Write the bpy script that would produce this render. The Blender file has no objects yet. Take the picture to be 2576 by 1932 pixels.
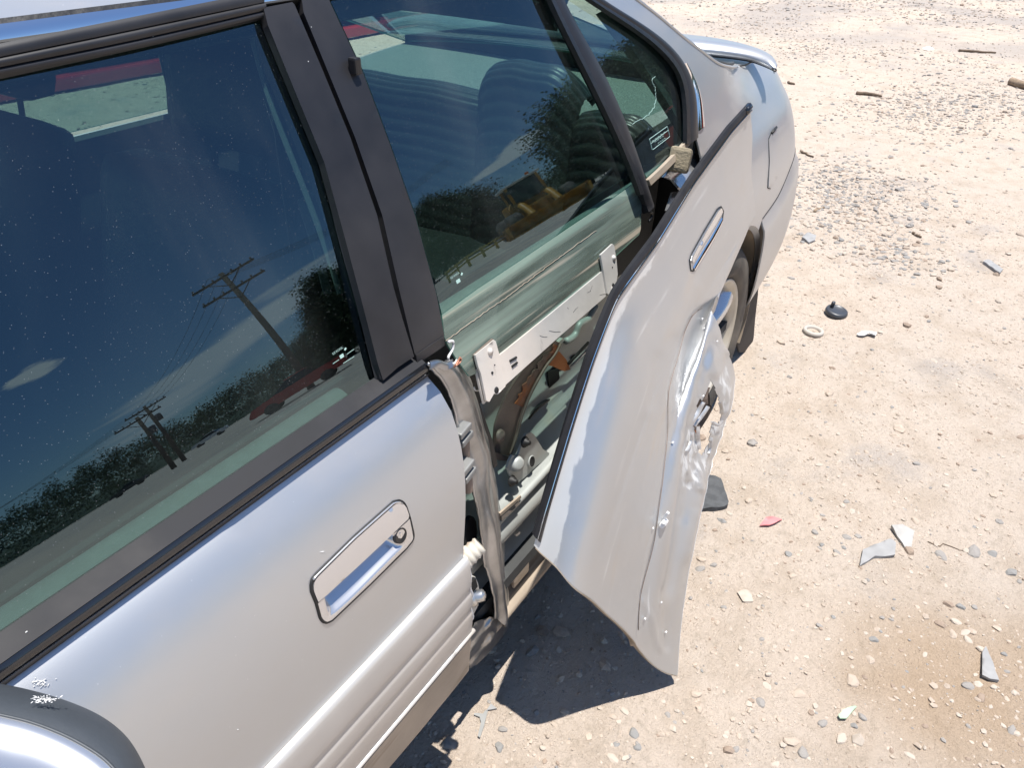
import bpy, bmesh, math, random
import numpy as np
from mathutils import Matrix, Vector
from mathutils.geometry import delaunay_2d_cdt
random.seed(7); rng = np.random.default_rng(7)
sc = bpy.context.scene
COL = sc.collection

# ------------------------------------------------------------------ camera
W0, H0, FPX = 2576.0, 1932.0, 1900.0
_X = np.array([1492, -1266, 1900.]); _X /= np.linalg.norm(_X)
_D = np.array([0, 2851, 1900.]); _D /= np.linalg.norm(_D)
_X -= _D * (_X @ _D); _X /= np.linalg.norm(_X)
_Y = -np.cross(_D, _X)
RM = np.stack([_X, _Y, -_D])               # camera(x right,y down,z fwd) -> world (x rearward, y into the car, z up)
CAM = np.array([-.70, -1.41, 1.50])
cd = bpy.data.cameras.new('camera'); cam = bpy.data.objects.new('camera', cd); COL.objects.link(cam)
cd.sensor_width = 36; cd.sensor_fit = 'HORIZONTAL'; cd.lens = 36 * FPX / W0
cd.clip_start = .02; cd.clip_end = 5000
cam.matrix_world = Matrix([[RM[i, 0], -RM[i, 1], -RM[i, 2], CAM[i]] for i in range(3)] + [[0, 0, 0, 1]])
sc.camera = cam

# ------------------------------------------------------------------ light
SUN = np.array([.05, -.135, 1.0]); SUN /= np.linalg.norm(SUN)
SUN_EL = math.asin(SUN[2])
w = bpy.data.worlds.new('World'); sc.world = w; w.use_nodes = True
def build_world():
    nt = w.node_tree; nt.nodes.clear(); N = nt.nodes.new; L = nt.links.new
    out = N('ShaderNodeOutputWorld'); bg = N('ShaderNodeBackground'); L(bg.outputs[0], out.inputs[0])
    sky = N('ShaderNodeTexSky'); sky.sky_type = 'NISHITA'; sky.sun_disc = False
    sky.sun_elevation = SUN_EL; sky.sun_rotation = math.atan2(SUN[0], SUN[1])
    sky.air_density = 1.0; sky.dust_density = .35; sky.ozone_density = 1.6
    bg.inputs['Strength'].default_value = .09
    tc = N('ShaderNodeTexCoord'); sep = N('ShaderNodeSeparateXYZ'); L(tc.outputs['Generated'], sep.inputs[0])
    def M(op, a, b=None, c=None):
        n = N('ShaderNodeMath'); n.operation = op
        for i, v in enumerate((a, b, c)):
            if v is None: continue
            if hasattr(v, 'default_value') or hasattr(v, 'links'): L(v, n.inputs[i])
            else: n.inputs[i].default_value = v
        return n.outputs[0]
    az = M('ARCTAN2', M('MULTIPLY', sep.outputs[1], -1), sep.outputs[0])      # radians
    el = M('ARCSINE', sep.outputs[2])
    cmb = N('ShaderNodeCombineXYZ'); L(M('MULTIPLY', az, 1.0), cmb.inputs[0]); L(M('MULTIPLY', el, 4.2), cmb.inputs[1])
    no = N('ShaderNodeTexNoise'); no.inputs['Scale'].default_value = 9.5; no.inputs['Detail'].default_value = 9; no.inputs['Roughness'].default_value = .58
    L(cmb.outputs[0], no.inputs['Vector'])
    cmb2 = N('ShaderNodeCombineXYZ'); L(M('ADD', az, M('MULTIPLY', el, .8)), cmb2.inputs[0]); L(M('MULTIPLY', el, 14), cmb2.inputs[1])
    no2 = N('ShaderNodeTexNoise'); no2.inputs['Scale'].default_value = 2.3; no2.inputs['Detail'].default_value = 7
    L(cmb2.outputs[0], no2.inputs['Vector'])
    def ell(a0, e0, ra, re, slope=0.0):
        dx = M('SUBTRACT', az, math.radians(a0)); dy = M('SUBTRACT', M('SUBTRACT', el, math.radians(e0)), M('MULTIPLY', dx, slope))
        u = M('DIVIDE', dx, math.radians(ra)); v = M('DIVIDE', dy, math.radians(re))
        return M('SUBTRACT', 1.0, M('SQRT', M('ADD', M('MULTIPLY', u, u), M('MULTIPLY', v, v))))
    m1 = ell(36.8, 8.7, 5.0, 1.0, -.12)
    m1 = M('SMOOTH_MAX', m1, ell(35.2, 9.2, 3.0, 1.35, -.12), .1)
    m2 = ell(61, 7.4, 13.5, 2.5, -.23)
    m3 = ell(71.7, 15.9, 2.6, .8)
    puffy = M('ADD', M('MAXIMUM', m1, m3), M('MULTIPLY', M('SUBTRACT', no.outputs[0], .5), 2.2))
    puffy = M('SMOOTHSTEP', puffy, 0, 1) if False else puffy
    def ss(v, a, b):
        n = N('ShaderNodeMapRange'); n.interpolation_type = 'SMOOTHSTEP'; L(v, n.inputs[0])
        n.inputs[1].default_value = a; n.inputs[2].default_value = b; return n.outputs[0]
    k1 = ss(puffy, .15, .5)
    stripes = M('ADD', M('MULTIPLY', m2, 1.2), M('MULTIPLY', M('SUBTRACT', no2.outputs[0], .5), 3.2))
    k2 = M('MULTIPLY', ss(stripes, -.05, .65), .85)
    # ordinary fair-weather clouds elsewhere, low above the horizon
    band = M('MULTIPLY', ss(el, .04, .12), M('SUBTRACT', 1.0, ss(el, .22, .38)))
    far = M('MAXIMUM', ss(M('ABSOLUTE', M('SUBTRACT', az, math.radians(55))), .8, 1.1), 0)
    k3 = M('MULTIPLY', M('MULTIPLY', ss(no.outputs[0], .56, .66), band), far)
    k = M('MAXIMUM', M('MAXIMUM', k1, k2), k3)
    mix = N('ShaderNodeMix'); mix.data_type = 'RGBA'; L(k, mix.inputs[0])
    tn = N('ShaderNodeMix'); tn.data_type = 'RGBA'; tn.blend_type = 'MULTIPLY'; tn.inputs[0].default_value = 1; L(sky.outputs[0], tn.inputs[6]); tn.inputs[7].default_value = (.76, .90, 1.05, 1)
    L(tn.outputs[2], mix.inputs[6]); mix.inputs[7].default_value = (8.2, 8.5, 9.0, 1)
    L(mix.outputs[2], bg.inputs[0])
build_world()
sl = bpy.data.lights.new('sun', 'SUN'); sl.energy = 5.0; sl.angle = math.radians(.53); sl.color = (1, .965, .91)
so = bpy.data.objects.new('sun', sl); COL.objects.link(so)
so.rotation_euler = Vector(SUN).to_track_quat('Z', 'Y').to_euler()
vs = sc.view_settings; vs.view_transform = 'Standard'; vs.look = 'None'; vs.gamma = 1; vs.exposure = .68; vs.use_curve_mapping = False
try:
    sc.cycles.max_bounces = 10; sc.cycles.transparent_max_bounces = 16; sc.cycles.use_denoising = True; sc.cycles.sample_clamp_indirect = 8
except Exception: pass

# ------------------------------------------------------------------ body surface
def nspline(x, y):
    x = np.asarray(x, float); y = np.asarray(y, float); n = len(x); h = np.diff(x)
    A = np.zeros((n, n)); r = np.zeros(n); A[0, 0] = A[-1, -1] = 1
    for i in range(1, n - 1):
        A[i, i-1] = h[i-1]; A[i, i] = 2 * (h[i-1] + h[i]); A[i, i+1] = h[i]
        r[i] = 6 * ((y[i+1] - y[i]) / h[i] - (y[i] - y[i-1]) / h[i-1])
    m = np.linalg.solve(A, r)
    def f(q):
        q = np.asarray(q, float); i = np.clip(np.searchsorted(x, q) - 1, 0, n - 2)
        a = (x[i+1] - q) / h[i]; b = (q - x[i]) / h[i]
        return a * y[i] + b * y[i+1] + ((a**3 - a) * m[i] + (b**3 - b) * m[i+1]) * h[i]**2 / 6
    return f
_sp = nspline([.12, .20, .28, .40, .52, .60, .68, .76, .82, .86, .882, .896, .906, .93], [.755, .812, .846, .872, .8835, .885, .8815, .870, .853, .8355, .8205, .8075, .7945, .790])
_sp2 = nspline([.12, .20, .28, .40, .52, .60, .68, .76, .82, .88, .93, 1.0], [.755, .812, .846, .872, .8835, .885, .8815, .870, .853, .827, .790, .722])
_zt = np.linspace(.0, .93, 1500); _st = _sp(np.clip(_zt, .12, .93)); _st2 = _sp2(np.clip(_zt, .12, .93))
def smooth(a, b, x):
    t = np.clip((np.asarray(x, float) - a) / (b - a), 0, 1); return t * t * (3 - 2 * t)
def shrink(x):
    x = np.asarray(x, float)
    s = np.where(x > .5, .030 * (x - .5)**2, 0)
    return s
def GP(z, x=0.):                                  # greenhouse profile (door glass is bent)
    d = np.asarray(z, float) - .93
    k = smooth(.0, .12, x); return .79 - ((.32 - .06 * k) * d + (.26 + .12 * k) * d * np.abs(d))
def S(x, z):
    x = np.asarray(x, float); z = np.asarray(z, float)
    qk = smooth(1.05, 1.25, x); lo = np.interp(z, _zt, _st) * (1 - qk) + np.interp(z, _zt, _st2) * qk; d = z - .93
    g = GP(z, x); hsh = .79 - .58 * d - 3.3 * d * d
    k = smooth(1.35, 1.80, x) * (1 - smooth(1.045, 1.12, z))
    up = g * (1 - k) + hsh * k
    s = np.where(z < .93, lo, up) - shrink(x)
    t = np.clip((x - 1.88) / .50, 0, .985)
    return s * (1 - t**2.6)**(1 / 2.6)
def glassY(x, z): return -(GP(z, x) - .009 - shrink(x))
def rays(px):
    px = np.atleast_2d(np.asarray(px, float))
    d = np.stack([px[:, 0] - W0 / 2, px[:, 1] - H0 / 2, np.full(len(px), FPX)], 1) @ RM.T
    return d / np.linalg.norm(d, axis=1)[:, None]
def hit(px, Yf):                            # rays against a surface y = Yf(x, z)
    d = rays(px); lo = np.full(len(d), .25); hi = np.full(len(d), .25); done = np.zeros(len(d), bool)
    for t in np.arange(.25, 5, .02):
        p = CAM + d * t; v = p[:, 1] - Yf(p[:, 0], p[:, 2])
        new = (~done) & (v >= 0); hi[new] = t; lo[new] = t - .02; done |= new
    for _ in range(22):
        m = (lo + hi) / 2; p = CAM + d * m[:, None]; v = p[:, 1] - Yf(p[:, 0], p[:, 2])
        hi = np.where(v >= 0, m, hi); lo = np.where(v < 0, m, lo)
    return CAM + d * ((lo + hi) / 2)[:, None]
def SIDE(px, off=0.): return hit(px, lambda x, z: -S(x, z) - off)
def GLS(px, off=0.): return hit(px, lambda x, z: glassY(x, z) - off)
def ATY(px, y):
    d = rays(px); y = np.broadcast_to(np.asarray(y, float), (len(d),)); return CAM + d * ((y - CAM[1]) / d[:, 1])[:, None]
def ATZ(px, z=0.):
    d = rays(px); z = np.broadcast_to(np.asarray(z, float), (len(d),)); return CAM + d * ((z - CAM[2]) / d[:, 2])[:, None]
def G(px, py, z=0.): return ATZ([(px, py)], z)[0]
def pix(P):
    c = (np.asarray(P) - CAM) @ RM; return np.stack([W0 / 2 + FPX * c[..., 0] / c[..., 2], H0 / 2 + FPX * c[..., 1] / c[..., 2]], -1)
def curve(pts, n, ts=None, lin=False):
    p = np.asarray(pts, float); d = np.r_[0, np.cumsum(np.linalg.norm(np.diff(p, axis=0), axis=1))]; d /= d[-1]
    q = np.linspace(0, 1, n) if ts is None else ts
    if lin or len(p) < 3: return np.stack([np.interp(q, d, p[:, i]) for i in range(p.shape[1])], 1)
    return np.stack([nspline(d, p[:, i])(q) for i in range(p.shape[1])], 1)
def inpoly(pts, poly):
    pts = np.atleast_2d(pts); poly = np.asarray(poly, float); x, y = pts[:, 0], pts[:, 1]; r = np.zeros(len(pts), bool); j = len(poly) - 1
    for i in range(len(poly)):
        xi, yi = poly[i]; xj, yj = poly[j]
        c = ((yi > y) != (yj > y)) & (x < (xj - xi) * (y - yi) / (yj - yi + 1e-12) + xi); r ^= c; j = i
    return r
def dline(P, line):                         # signed distance of points to an open polyline (right of travel = +)
    P = np.asarray(P, float); best = np.full(len(P), 1e9); sg = np.zeros(len(P)); line = np.asarray(line, float); par = np.zeros(len(P)); n = len(line) - 1
    for i in range(n):
        a, b = line[i], line[i+1]; ab = b - a; t = np.clip(((P - a) @ ab) / (ab @ ab), 0, 1)
        q = P - (a + t[:, None] * ab); dd = np.linalg.norm(q, axis=1)
        cr = ab[0] * (P[:, 1] - a[1]) - ab[1] * (P[:, 0] - a[0]); m = dd < best
        best[m] = dd[m]; sg[m] = np.sign(cr[m]); par[m] = (i + t[m]) / n
    return best, best * sg, par

# ------------------------------------------------------------------ materials
def mat(name, base, rough=.6, metal=0., coat=0., coatr=.05, nscale=0, namt=.15, bump=0., bscale=80, spec=.5, col2=None, trans=None):
    m = bpy.data.materials.new(name); m.use_nodes = True; nt = m.node_tree; b = nt.nodes['Principled BSDF']
    b.inputs['Base Color'].default_value = (*base, 1); b.inputs['Roughness'].default_value = rough; b.inputs['Metallic'].default_value = metal
    b.inputs['Coat Weight'].default_value = coat; b.inputs['Coat Roughness'].default_value = coatr; b.inputs['Specular IOR Level'].default_value = spec
    N = nt.nodes.new; L = nt.links.new
    if nscale or bump: tc = N('ShaderNodeTexCoord')
    if nscale:
        n = N('ShaderNodeTexNoise'); n.inputs['Scale'].default_value = nscale; n.inputs['Detail'].default_value = 6; L(tc.outputs['Object'], n.inputs['Vector'])
        r = N('ShaderNodeValToRGB'); r.color_ramp.elements[0].position = .35; r.color_ramp.elements[1].position = .68
        c2 = col2 or tuple(c * (1 - namt) for c in base); r.color_ramp.elements[0].color = (*c2, 1); r.color_ramp.elements[1].color = (*base, 1)
        L(n.outputs[0], r.inputs[0]); L(r.outputs[0], b.inputs['Base Color'])
        mr = N('ShaderNodeMapRange'); mr.inputs[3].default_value = rough * .85; mr.inputs[4].default_value = min(1, rough * 1.2); L(n.outputs[0], mr.inputs[0]); L(mr.outputs[0], b.inputs['Roughness'])
    if bump:
        n2 = N('ShaderNodeTexNoise'); n2.inputs['Scale'].default_value = bscale; n2.inputs['Detail'].default_value = 5; L(tc.outputs['Object'], n2.inputs['Vector'])
        bp = N('ShaderNodeBump'); bp.inputs['Strength'].default_value = bump; bp.inputs['Distance'].default_value = .01; L(n2.outputs[0], bp.inputs['Height']); L(bp.outputs[0], b.inputs['Normal'])
    return m
def mixin(m, fac_out, color, rough=.8, metal=0.):
    """blend a second look (dust, rust, bare metal) over a principled material"""
    nt = m.node_tree; N = nt.nodes.new; L = nt.links.new
    out = nt.nodes['Material Output']; cur = out.inputs[0].links[0].from_socket
    b = N('ShaderNodeBsdfPrincipled'); b.inputs['Base Color'].default_value = (*color, 1); b.inputs['Roughness'].default_value = rough; b.inputs['Metallic'].default_value = metal
    mx = N('ShaderNodeMixShader'); L(fac_out, mx.inputs[0]); L(cur, mx.inputs[1]); L(b.outputs[0], mx.inputs[2]); L(mx.outputs[0], out.inputs[0])
def noisefac(m, scale, a, b, detail=6, vec=(1, 1, 1), coord='Object', mul=1.0, rough=.55):
    nt = m.node_tree; N = nt.nodes.new; L = nt.links.new
    tc = N('ShaderNodeTexCoord'); mp = N('ShaderNodeMapping'); mp.inputs['Scale'].default_value = vec; L(tc.outputs[coord], mp.inputs[0])
    n = N('ShaderNodeTexNoise'); n.inputs['Scale'].default_value = scale; n.inputs['Detail'].default_value = detail; n.inputs['Roughness'].default_value = rough; L(mp.outputs[0], n.inputs['Vector'])
    r = N('ShaderNodeMapRange'); r.interpolation_type = 'SMOOTHSTEP'; r.inputs[1].default_value = a; r.inputs[2].default_value = b; r.inputs[4].default_value = mul; L(n.outputs[0], r.inputs[0])
    return r.outputs[0]
def specks(m, scale=260, size=.16, keep=.8, mul=.8):
    """small round dust specks from voronoi cells"""
    nt = m.node_tree; N = nt.nodes.new; L = nt.links.new
    tc = N('ShaderNodeTexCoord'); v = N('ShaderNodeTexVoronoi'); v.inputs['Scale'].default_value = scale; L(tc.outputs['Object'], v.inputs['Vector'])
    r = N('ShaderNodeMapRange'); r.inputs[1].default_value = size; r.inputs[2].default_value = size * .4; r.inputs[3].default_value = 0; r.inputs[4].default_value = mul; L(v.outputs['Distance'], r.inputs[0])
    sp = N('ShaderNodeSeparateColor'); L(v.outputs['Color'], sp.inputs[0])
    g = N('ShaderNodeMath'); g.operation = 'GREATER_THAN'; g.inputs[1].default_value = keep; L(sp.outputs[0], g.inputs[0])
    k = N('ShaderNodeMath'); k.operation = 'MULTIPLY'; L(r.outputs[0], k.inputs[0]); L(g.outputs[0], k.inputs[1]); return k.outputs[0]

def paint(name, dusty=.35):
    m = mat(name, (.475, .488, .502), .40, .74, .20, .08)
    nt = m.node_tree; N = nt.nodes.new; L = nt.links.new; b = nt.nodes['Principled BSDF']
    tc = N('ShaderNodeTexCoord'); v = N('ShaderNodeTexNoise'); v.inputs['Scale'].default_value = 1400; v.inputs['Detail'].default_value = 1; L(tc.outputs['Object'], v.inputs['Vector'])
    bp = N('ShaderNodeBump'); bp.inputs['Strength'].default_value = .05; bp.inputs['Distance'].default_value = .002; L(v.outputs[0], bp.inputs['Height']); L(bp.outputs[0], b.inputs['Normal'])
    mixin(m, noisefac(m, 5, .35, .75, 9, (1, 1, 2.5), mul=dusty), (.45, .38, .30), .9)
    mixin(m, noisefac(m, 26, .62, .80, 6, (.5, 1, 1.2), mul=dusty * .6), (.42, .35, .27), .9)
    mixin(m, specks(m, 130, .09, .86, .7), (.75, .75, .75), .8)
    return m
M = {}
M['paint'] = paint('silver_paint', .16)
M['paint_dusty'] = paint('dusty_silver_paint', .30)
M['black_trim'] = mat('black_trim', (.016, .016, .019), .42, 0, nscale=14, namt=.35, spec=.45)
mixin(M['black_trim'], noisefac(M['black_trim'], 3, .4, .8, 8, mul=.07), (.35, .32, .30), .9)
mixin(M['black_trim'], specks(M['black_trim'], 70, .06, .90, .8), (.7, .7, .7), .8)
M['rubber'] = mat('rubber', (.012, .012, .013), .38, 0, nscale=30, namt=.3, bump=.1)
M['gasket'] = mat('gasket', (.008, .008, .008), .6)
M['belt_top'] = mat('belt_rubber_top', (.020, .020, .023), .62, 0, nscale=20, namt=.3, spec=.22)
mixin(M['belt_top'], noisefac(M['belt_top'], 6, .45, .8, 8, (1, 1, 1), mul=.07), (.40, .36, .32), .95)
M['belt_face'] = mat('belt_rubber_face', (.010, .011, .014), .16, 0, coat=.5, coatr=.08)
M['chrome'] = mat('chrome', (.80, .80, .82), .07, 1.0)
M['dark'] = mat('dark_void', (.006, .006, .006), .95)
M['cabin'] = mat('cabin_trim', (.050, .052, .052), .85, 0, nscale=40, namt=.25)
M['carpet'] = mat('shelf_carpet', (.34, .35, .34), .95, 0, nscale=220, namt=.45, bump=.4, bscale=300)
M['leather'] = mat('seat_leather', (.045, .048, .048), .38, 0, nscale=60, namt=.2, bump=.06, bscale=160)
M['seat_dark'] = mat('front_shaded_seat_leather', (.020, .021, .023), .5, 0, nscale=50, namt=.2)
M['zinc'] = mat('zinc_rail', (.62, .60, .56), .42, .35, nscale=18, namt=.12, bump=.05, bscale=60)
mixin(M['zinc'], noisefac(M['zinc'], 22, .62, .70, 8, (1.3, 1, .4), mul=.55), (.16, .15, .14), .7)
mixin(M['zinc'], noisefac(M['zinc'], 4, .45, .7, 6, mul=.5), (.62, .52, .43), .85)
M['primer'] = mat('inner_door_paint', (.42, .44, .42), .45, .15, nscale=9, namt=.22, bump=.03, bscale=30)
mixin(M['primer'], noisefac(M['primer'], 14, .5, .75, 8, mul=.5), (.42, .38, .30), .9)
M['bare'] = mat('bare_steel', (.46, .465, .475), .30, .92, nscale=16, namt=.4, bump=.12, bscale=35)
mixin(M['bare'], noisefac(M['bare'], 5, .46, .70, 8, (1, 1, .6), mul=.28), (.26, .205, .155), .85)
M['rust'] = mat('rusty_steel', (.25, .175, .135), .7, .2, nscale=9, namt=.4, bump=.3, bscale=60)
mixin(M['rust'], noisefac(M['rust'], 9, .34, .50, 9, mul=.9), (.42, .13, .035), .95)
M['rust_clean'] = mat('zinc_brown_steel', (.26, .20, .165), .6, .35, nscale=7, namt=.3, bump=.1)
M['tyre'] = mat('tyre_rubber', (.030, .029, .028), .8, 0, nscale=12, namt=.3, bump=.2, bscale=90)
mixin(M['tyre'], noisefac(M['tyre'], 5, .3, .7, 7, mul=.45), (.30, .25, .19), .95)
M['rim'] = mat('alloy_rim', (.60, .56, .48), .38, .25, nscale=9, namt=.15)
mixin(M['rim'], noisefac(M['rim'], 6, .35, .7, 7, mul=.55), (.45, .37, .26), .85)
M['liner'] = mat('ground_lit_liner', (.36, .29, .21), .95, 0, nscale=15, namt=.25)  # tan stands for the ground reflected in the liner, put into its colour
M['flap_rubber'] = mat('mudflap_rubber', (.030, .024, .022), .7, 0, nscale=20, namt=.4)
M['foam'] = mat('foam_block', (.30, .25, .17), .98, 0, nscale=40, namt=.15, bump=.3, bscale=200)
M['white_chip'] = mat('white_filler', (.75, .74, .72), .7, 0, nscale=30, namt=.12)
M['paint_mould'] = mat('painted_moulding', (.50, .48, .455), .44, .35, .25, .15, nscale=8, namt=.08)
mixin(M['paint_mould'], noisefac(M['paint_mould'], 3, .4, .75, 9, (.4, 1, 3), mul=.35), (.42, .34, .26), .9)
M['mirror_shell'] = mat('mirror_shell_paint', (.60, .60, .61), .27, .78, .5, .04)
M['mirror_base'] = mat('mirror_base_plastic', (.048, .055, .064), .5, 0, nscale=16, namt=.15, bump=.05, bscale=200)
M['dirt_light_sill'] = mat('dirt_light_sill', (.42, .345, .265), .55, .1, nscale=9, namt=.25, bump=.1)
mixin(M['dirt_light_sill'], noisefac(M['dirt_light_sill'], 9, .5, .62, 8, (.4, 1, 3), mul=.7), (.25, .19, .13), .9)
M['sill_paint'] = mat('sill_paint', (.55, .53, .48), .5, .1, nscale=20, namt=.2)
M['copper'] = mat('copper_wire', (.45, .20, .13), .45, .5)
M['bolt'] = mat('bolt_steel', (.55, .54, .52), .35, .9)
M['sticker'] = mat('sticker_print', (.36, .52, .47), .6)
M['sealrub'] = mat('door_seal', (.020, .020, .019), .7, bump=.1)

def glassmat(name, tint, f0=.085, speck=.9, dirt=0.):
    m = bpy.data.materials.new(name); m.use_nodes = True; nt = m.node_tree; nt.nodes.clear(); N = nt.nodes.new; L = nt.links.new
    out = N('ShaderNodeOutputMaterial'); tr = N('ShaderNodeBsdfTransparent'); tr.inputs[0].default_value = (*tint, 1)
    gl = N('ShaderNodeBsdfGlossy'); gl.inputs['Roughness'].default_value = 0.0; gl.inputs[0].default_value = (.66, .90, 1, 1)
    ge = N('ShaderNodeNewGeometry'); dt = N('ShaderNodeVectorMath'); dt.operation = 'DOT_PRODUCT'; L(ge.outputs['Normal'], dt.inputs[0]); L(ge.outputs['Incoming'], dt.inputs[1])
    def Mt(op, a, b=None):
        n = N('ShaderNodeMath'); n.operation = op
        for i, v in enumerate((a, b)):
            if v is None: continue
            if hasattr(v, 'links'): L(v, n.inputs[i])
            else: n.inputs[i].default_value = v
        return n.outputs[0]
    c = Mt('ABSOLUTE', dt.outputs['Value']); p = Mt('POWER', Mt('SUBTRACT', 1.0, c), 5.0); F = Mt('ADD', Mt('MULTIPLY', p, 1 - f0), f0)
    mx = N('ShaderNodeMixShader'); L(F, mx.inputs[0]); L(tr.outputs[0], mx.inputs[1]); L(gl.outputs[0], mx.inputs[2]); L(mx.outputs[0], out.inputs[0])
    if speck: 
        mixin(m, specks(m, 330, .13, .66, speck * .42), (.7, .75, .78), .9)
        mixin(m, specks(m, 75, .030, .7, speck * .7), (.75, .78, .8), .9)
        mixin(m, noisefac(m, 3.5, .35, .8, 9, (1, 1, .6), mul=.010), (.55, .60, .60), .95)
        mixin(m, noisefac(m, 2.2, .50, .72, 9, (3, 1, .5), mul=.016), (.55, .58, .56), .95)
    if dirt: mixin(m, noisefac(m, 9, .46, .72, 9, (.55, 1, 2.2), mul=dirt), (.44, .40, .33), .95)
    return m
M['glass'] = glassmat('tinted_glass', (.27, .40, .37), .112, .75)
M['glass_low'] = glassmat('rear_tinted_glass', (.35, .51, .46), .112, .75)
M['glass_dirty'] = glassmat('dusty_tinted_glass', (.50, .66, .60), .075, .9, .0)
mixin(M['glass_dirty'], noisefac(M['glass_dirty'], 2.2, .25, .66, 7, (.5, 1, 9), mul=.80), (.25, .32, .26), .95)
mixin(M['glass_dirty'], noisefac(M['glass_dirty'], 2.6, .54, .62, 8, (.35, 1, 16), mul=.75), (.42, .36, .28), .95)
mixin(M['glass_dirty'], noisefac(M['glass_dirty'], 4, .57, .68, 8, (.3, 1, 14), mul=.7), (.09, .10, .08), .95)
M['glass_clear'] = glassmat('rear_window_glass', (.50, .64, .58), .06, .0)
M['glass_far'] = glassmat('far_window_glass', (.40, .55, .50), .06, .0)
M['glass_edge'] = mat('glass_edge', (.10, .22, .18), .2, 0)

# ------------------------------------------------------------------ object helpers
def tag(o, label=None, cat=None, group=None, kind=None):
    if label: o['label'] = label
    if cat: o['category'] = cat
    if group: o['group'] = group
    if kind: o['kind'] = kind
    return o
def empty(name, loc=(0, 0, 0), rz=0):
    o = bpy.data.objects.new(name, None); o.empty_display_size = .1; o.location = loc; o.rotation_euler = (0, 0, rz); COL.objects.link(o); return o
def mesh(name, V, F, m, parent=None, smooth=True, fm=None, sm=None, uv=None):
    me = bpy.data.meshes.new(name)
    me.from_pydata([tuple(map(float, v)) for v in V], [], [tuple(map(int, f)) for f in F])
    for x in (m if isinstance(m, (list, tuple)) else [m]): me.materials.append(x)
    n = len(me.polygons)
    me.polygons.foreach_set('use_smooth', np.array(sm, bool) if sm is not None else np.full(n, smooth))
    if fm is not None: me.polygons.foreach_set('material_index', np.array(fm, np.int32))
    if uv is not None:
        ul = me.uv_layers.new(name='UVMap'); li = np.empty(len(me.loops), np.int32); me.loops.foreach_get('vertex_index', li)
        ul.data.foreach_set('uv', np.asarray(uv, np.float32)[li].ravel())
    me.update()
    o = bpy.data.objects.new(name, me); COL.objects.link(o)
    if parent is not None: o.parent = parent
    return o
def vnormals(V, F):
    V = np.asarray(V, float); N = np.zeros_like(V)
    for f in F:
        p = V[list(f)]; n = np.cross(p[1] - p[0], p[2] - p[0])
        if len(f) == 4: n = n + np.cross(p[2] - p[0], p[3] - p[0])
        for i in f: N[i] += n
    l = np.linalg.norm(N, axis=1); l[l == 0] = 1; return N / l[:, None]
def slab(name, V, F, th, m, parent=None, out=(0, -1, .25), medge=0, mback=0, uv=None, rnd=0.):
    """closed plate: front faces F, thickness th behind them"""
    V = np.asarray(V, float); F = [tuple(f) for f in F]; N = vnormals(V, F)
    used = sorted({i for f in F for i in f})
    if (N[used] @ np.asarray(out, float)).mean() < 0: F = [f[::-1] for f in F]; N = -N
    n = len(V); VV = [V, V - N * th]; FF = list(F) + [tuple(i + n for i in f[::-1]) for f in F]
    cnt = {}
    for f in F:
        for a, b in zip(f, f[1:] + f[:1]): cnt[(a, b)] = 1
    be = [(a, b) for (a, b) in cnt if (b, a) not in cnt]
    k = 2 * n; ex = []; sidef = []
    ids = {}
    for a, b in be:
        for i in (a, b):
            if i not in ids:
                ids[i] = k + len(ids) * 2; ex.append(V[i]); ex.append(V[i] - N[i] * th)
        sidef.append((ids[b], ids[a], ids[a] + 1, ids[b] + 1))
    VV = np.concatenate(VV + ([np.array(ex)] if ex else []))
    FF += sidef
    fm = [0] * len(F) + [mback] * len(F) + [medge] * len(sidef); sm = [True] * (2 * len(F)) + [False] * len(sidef)
    u = None
    if uv is not None: u = np.concatenate([uv, uv, np.zeros((len(ex), 2)) if ex else np.zeros((0, 2))])
    return mesh(name, VV, FF, m, parent, fm=fm, sm=sm, uv=u)
def gridF(nu, nv, closed=False):
    return [(i * nv + j, (i + 1) % nu * nv + j, (i + 1) % nu * nv + j + 1, i * nv + j + 1) for i in range(nu if closed else nu - 1) for j in range(nv - 1)]
def gslab(name, P, th, m, parent=None, keep=None, **k):
    P = np.asarray(P, float); nu, nv = P.shape[:2]; V = P.reshape(-1, 3); F = gridF(nu, nv)
    if keep is not None: F = [f for f in F if keep[list(f)].all()]
    return slab(name, V, F, th, m, parent, **k)
def coons(A, Cc, B, D):
    """A: v=0 along u, Cc: v=1 along u, B: u=0 along v, D: u=1 along v"""
    nu, nv = len(A), len(B); u = np.linspace(0, 1, nu)[:, None, None]; v = np.linspace(0, 1, nv)[None, :, None]
    return (1 - v) * A[:, None] + v * Cc[:, None] + (1 - u) * B[None] + u * D[None] - ((1 - u) * (1 - v) * A[0] + u * (1 - v) * A[-1] + (1 - u) * v * Cc[0] + u * v * Cc[-1])
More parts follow.
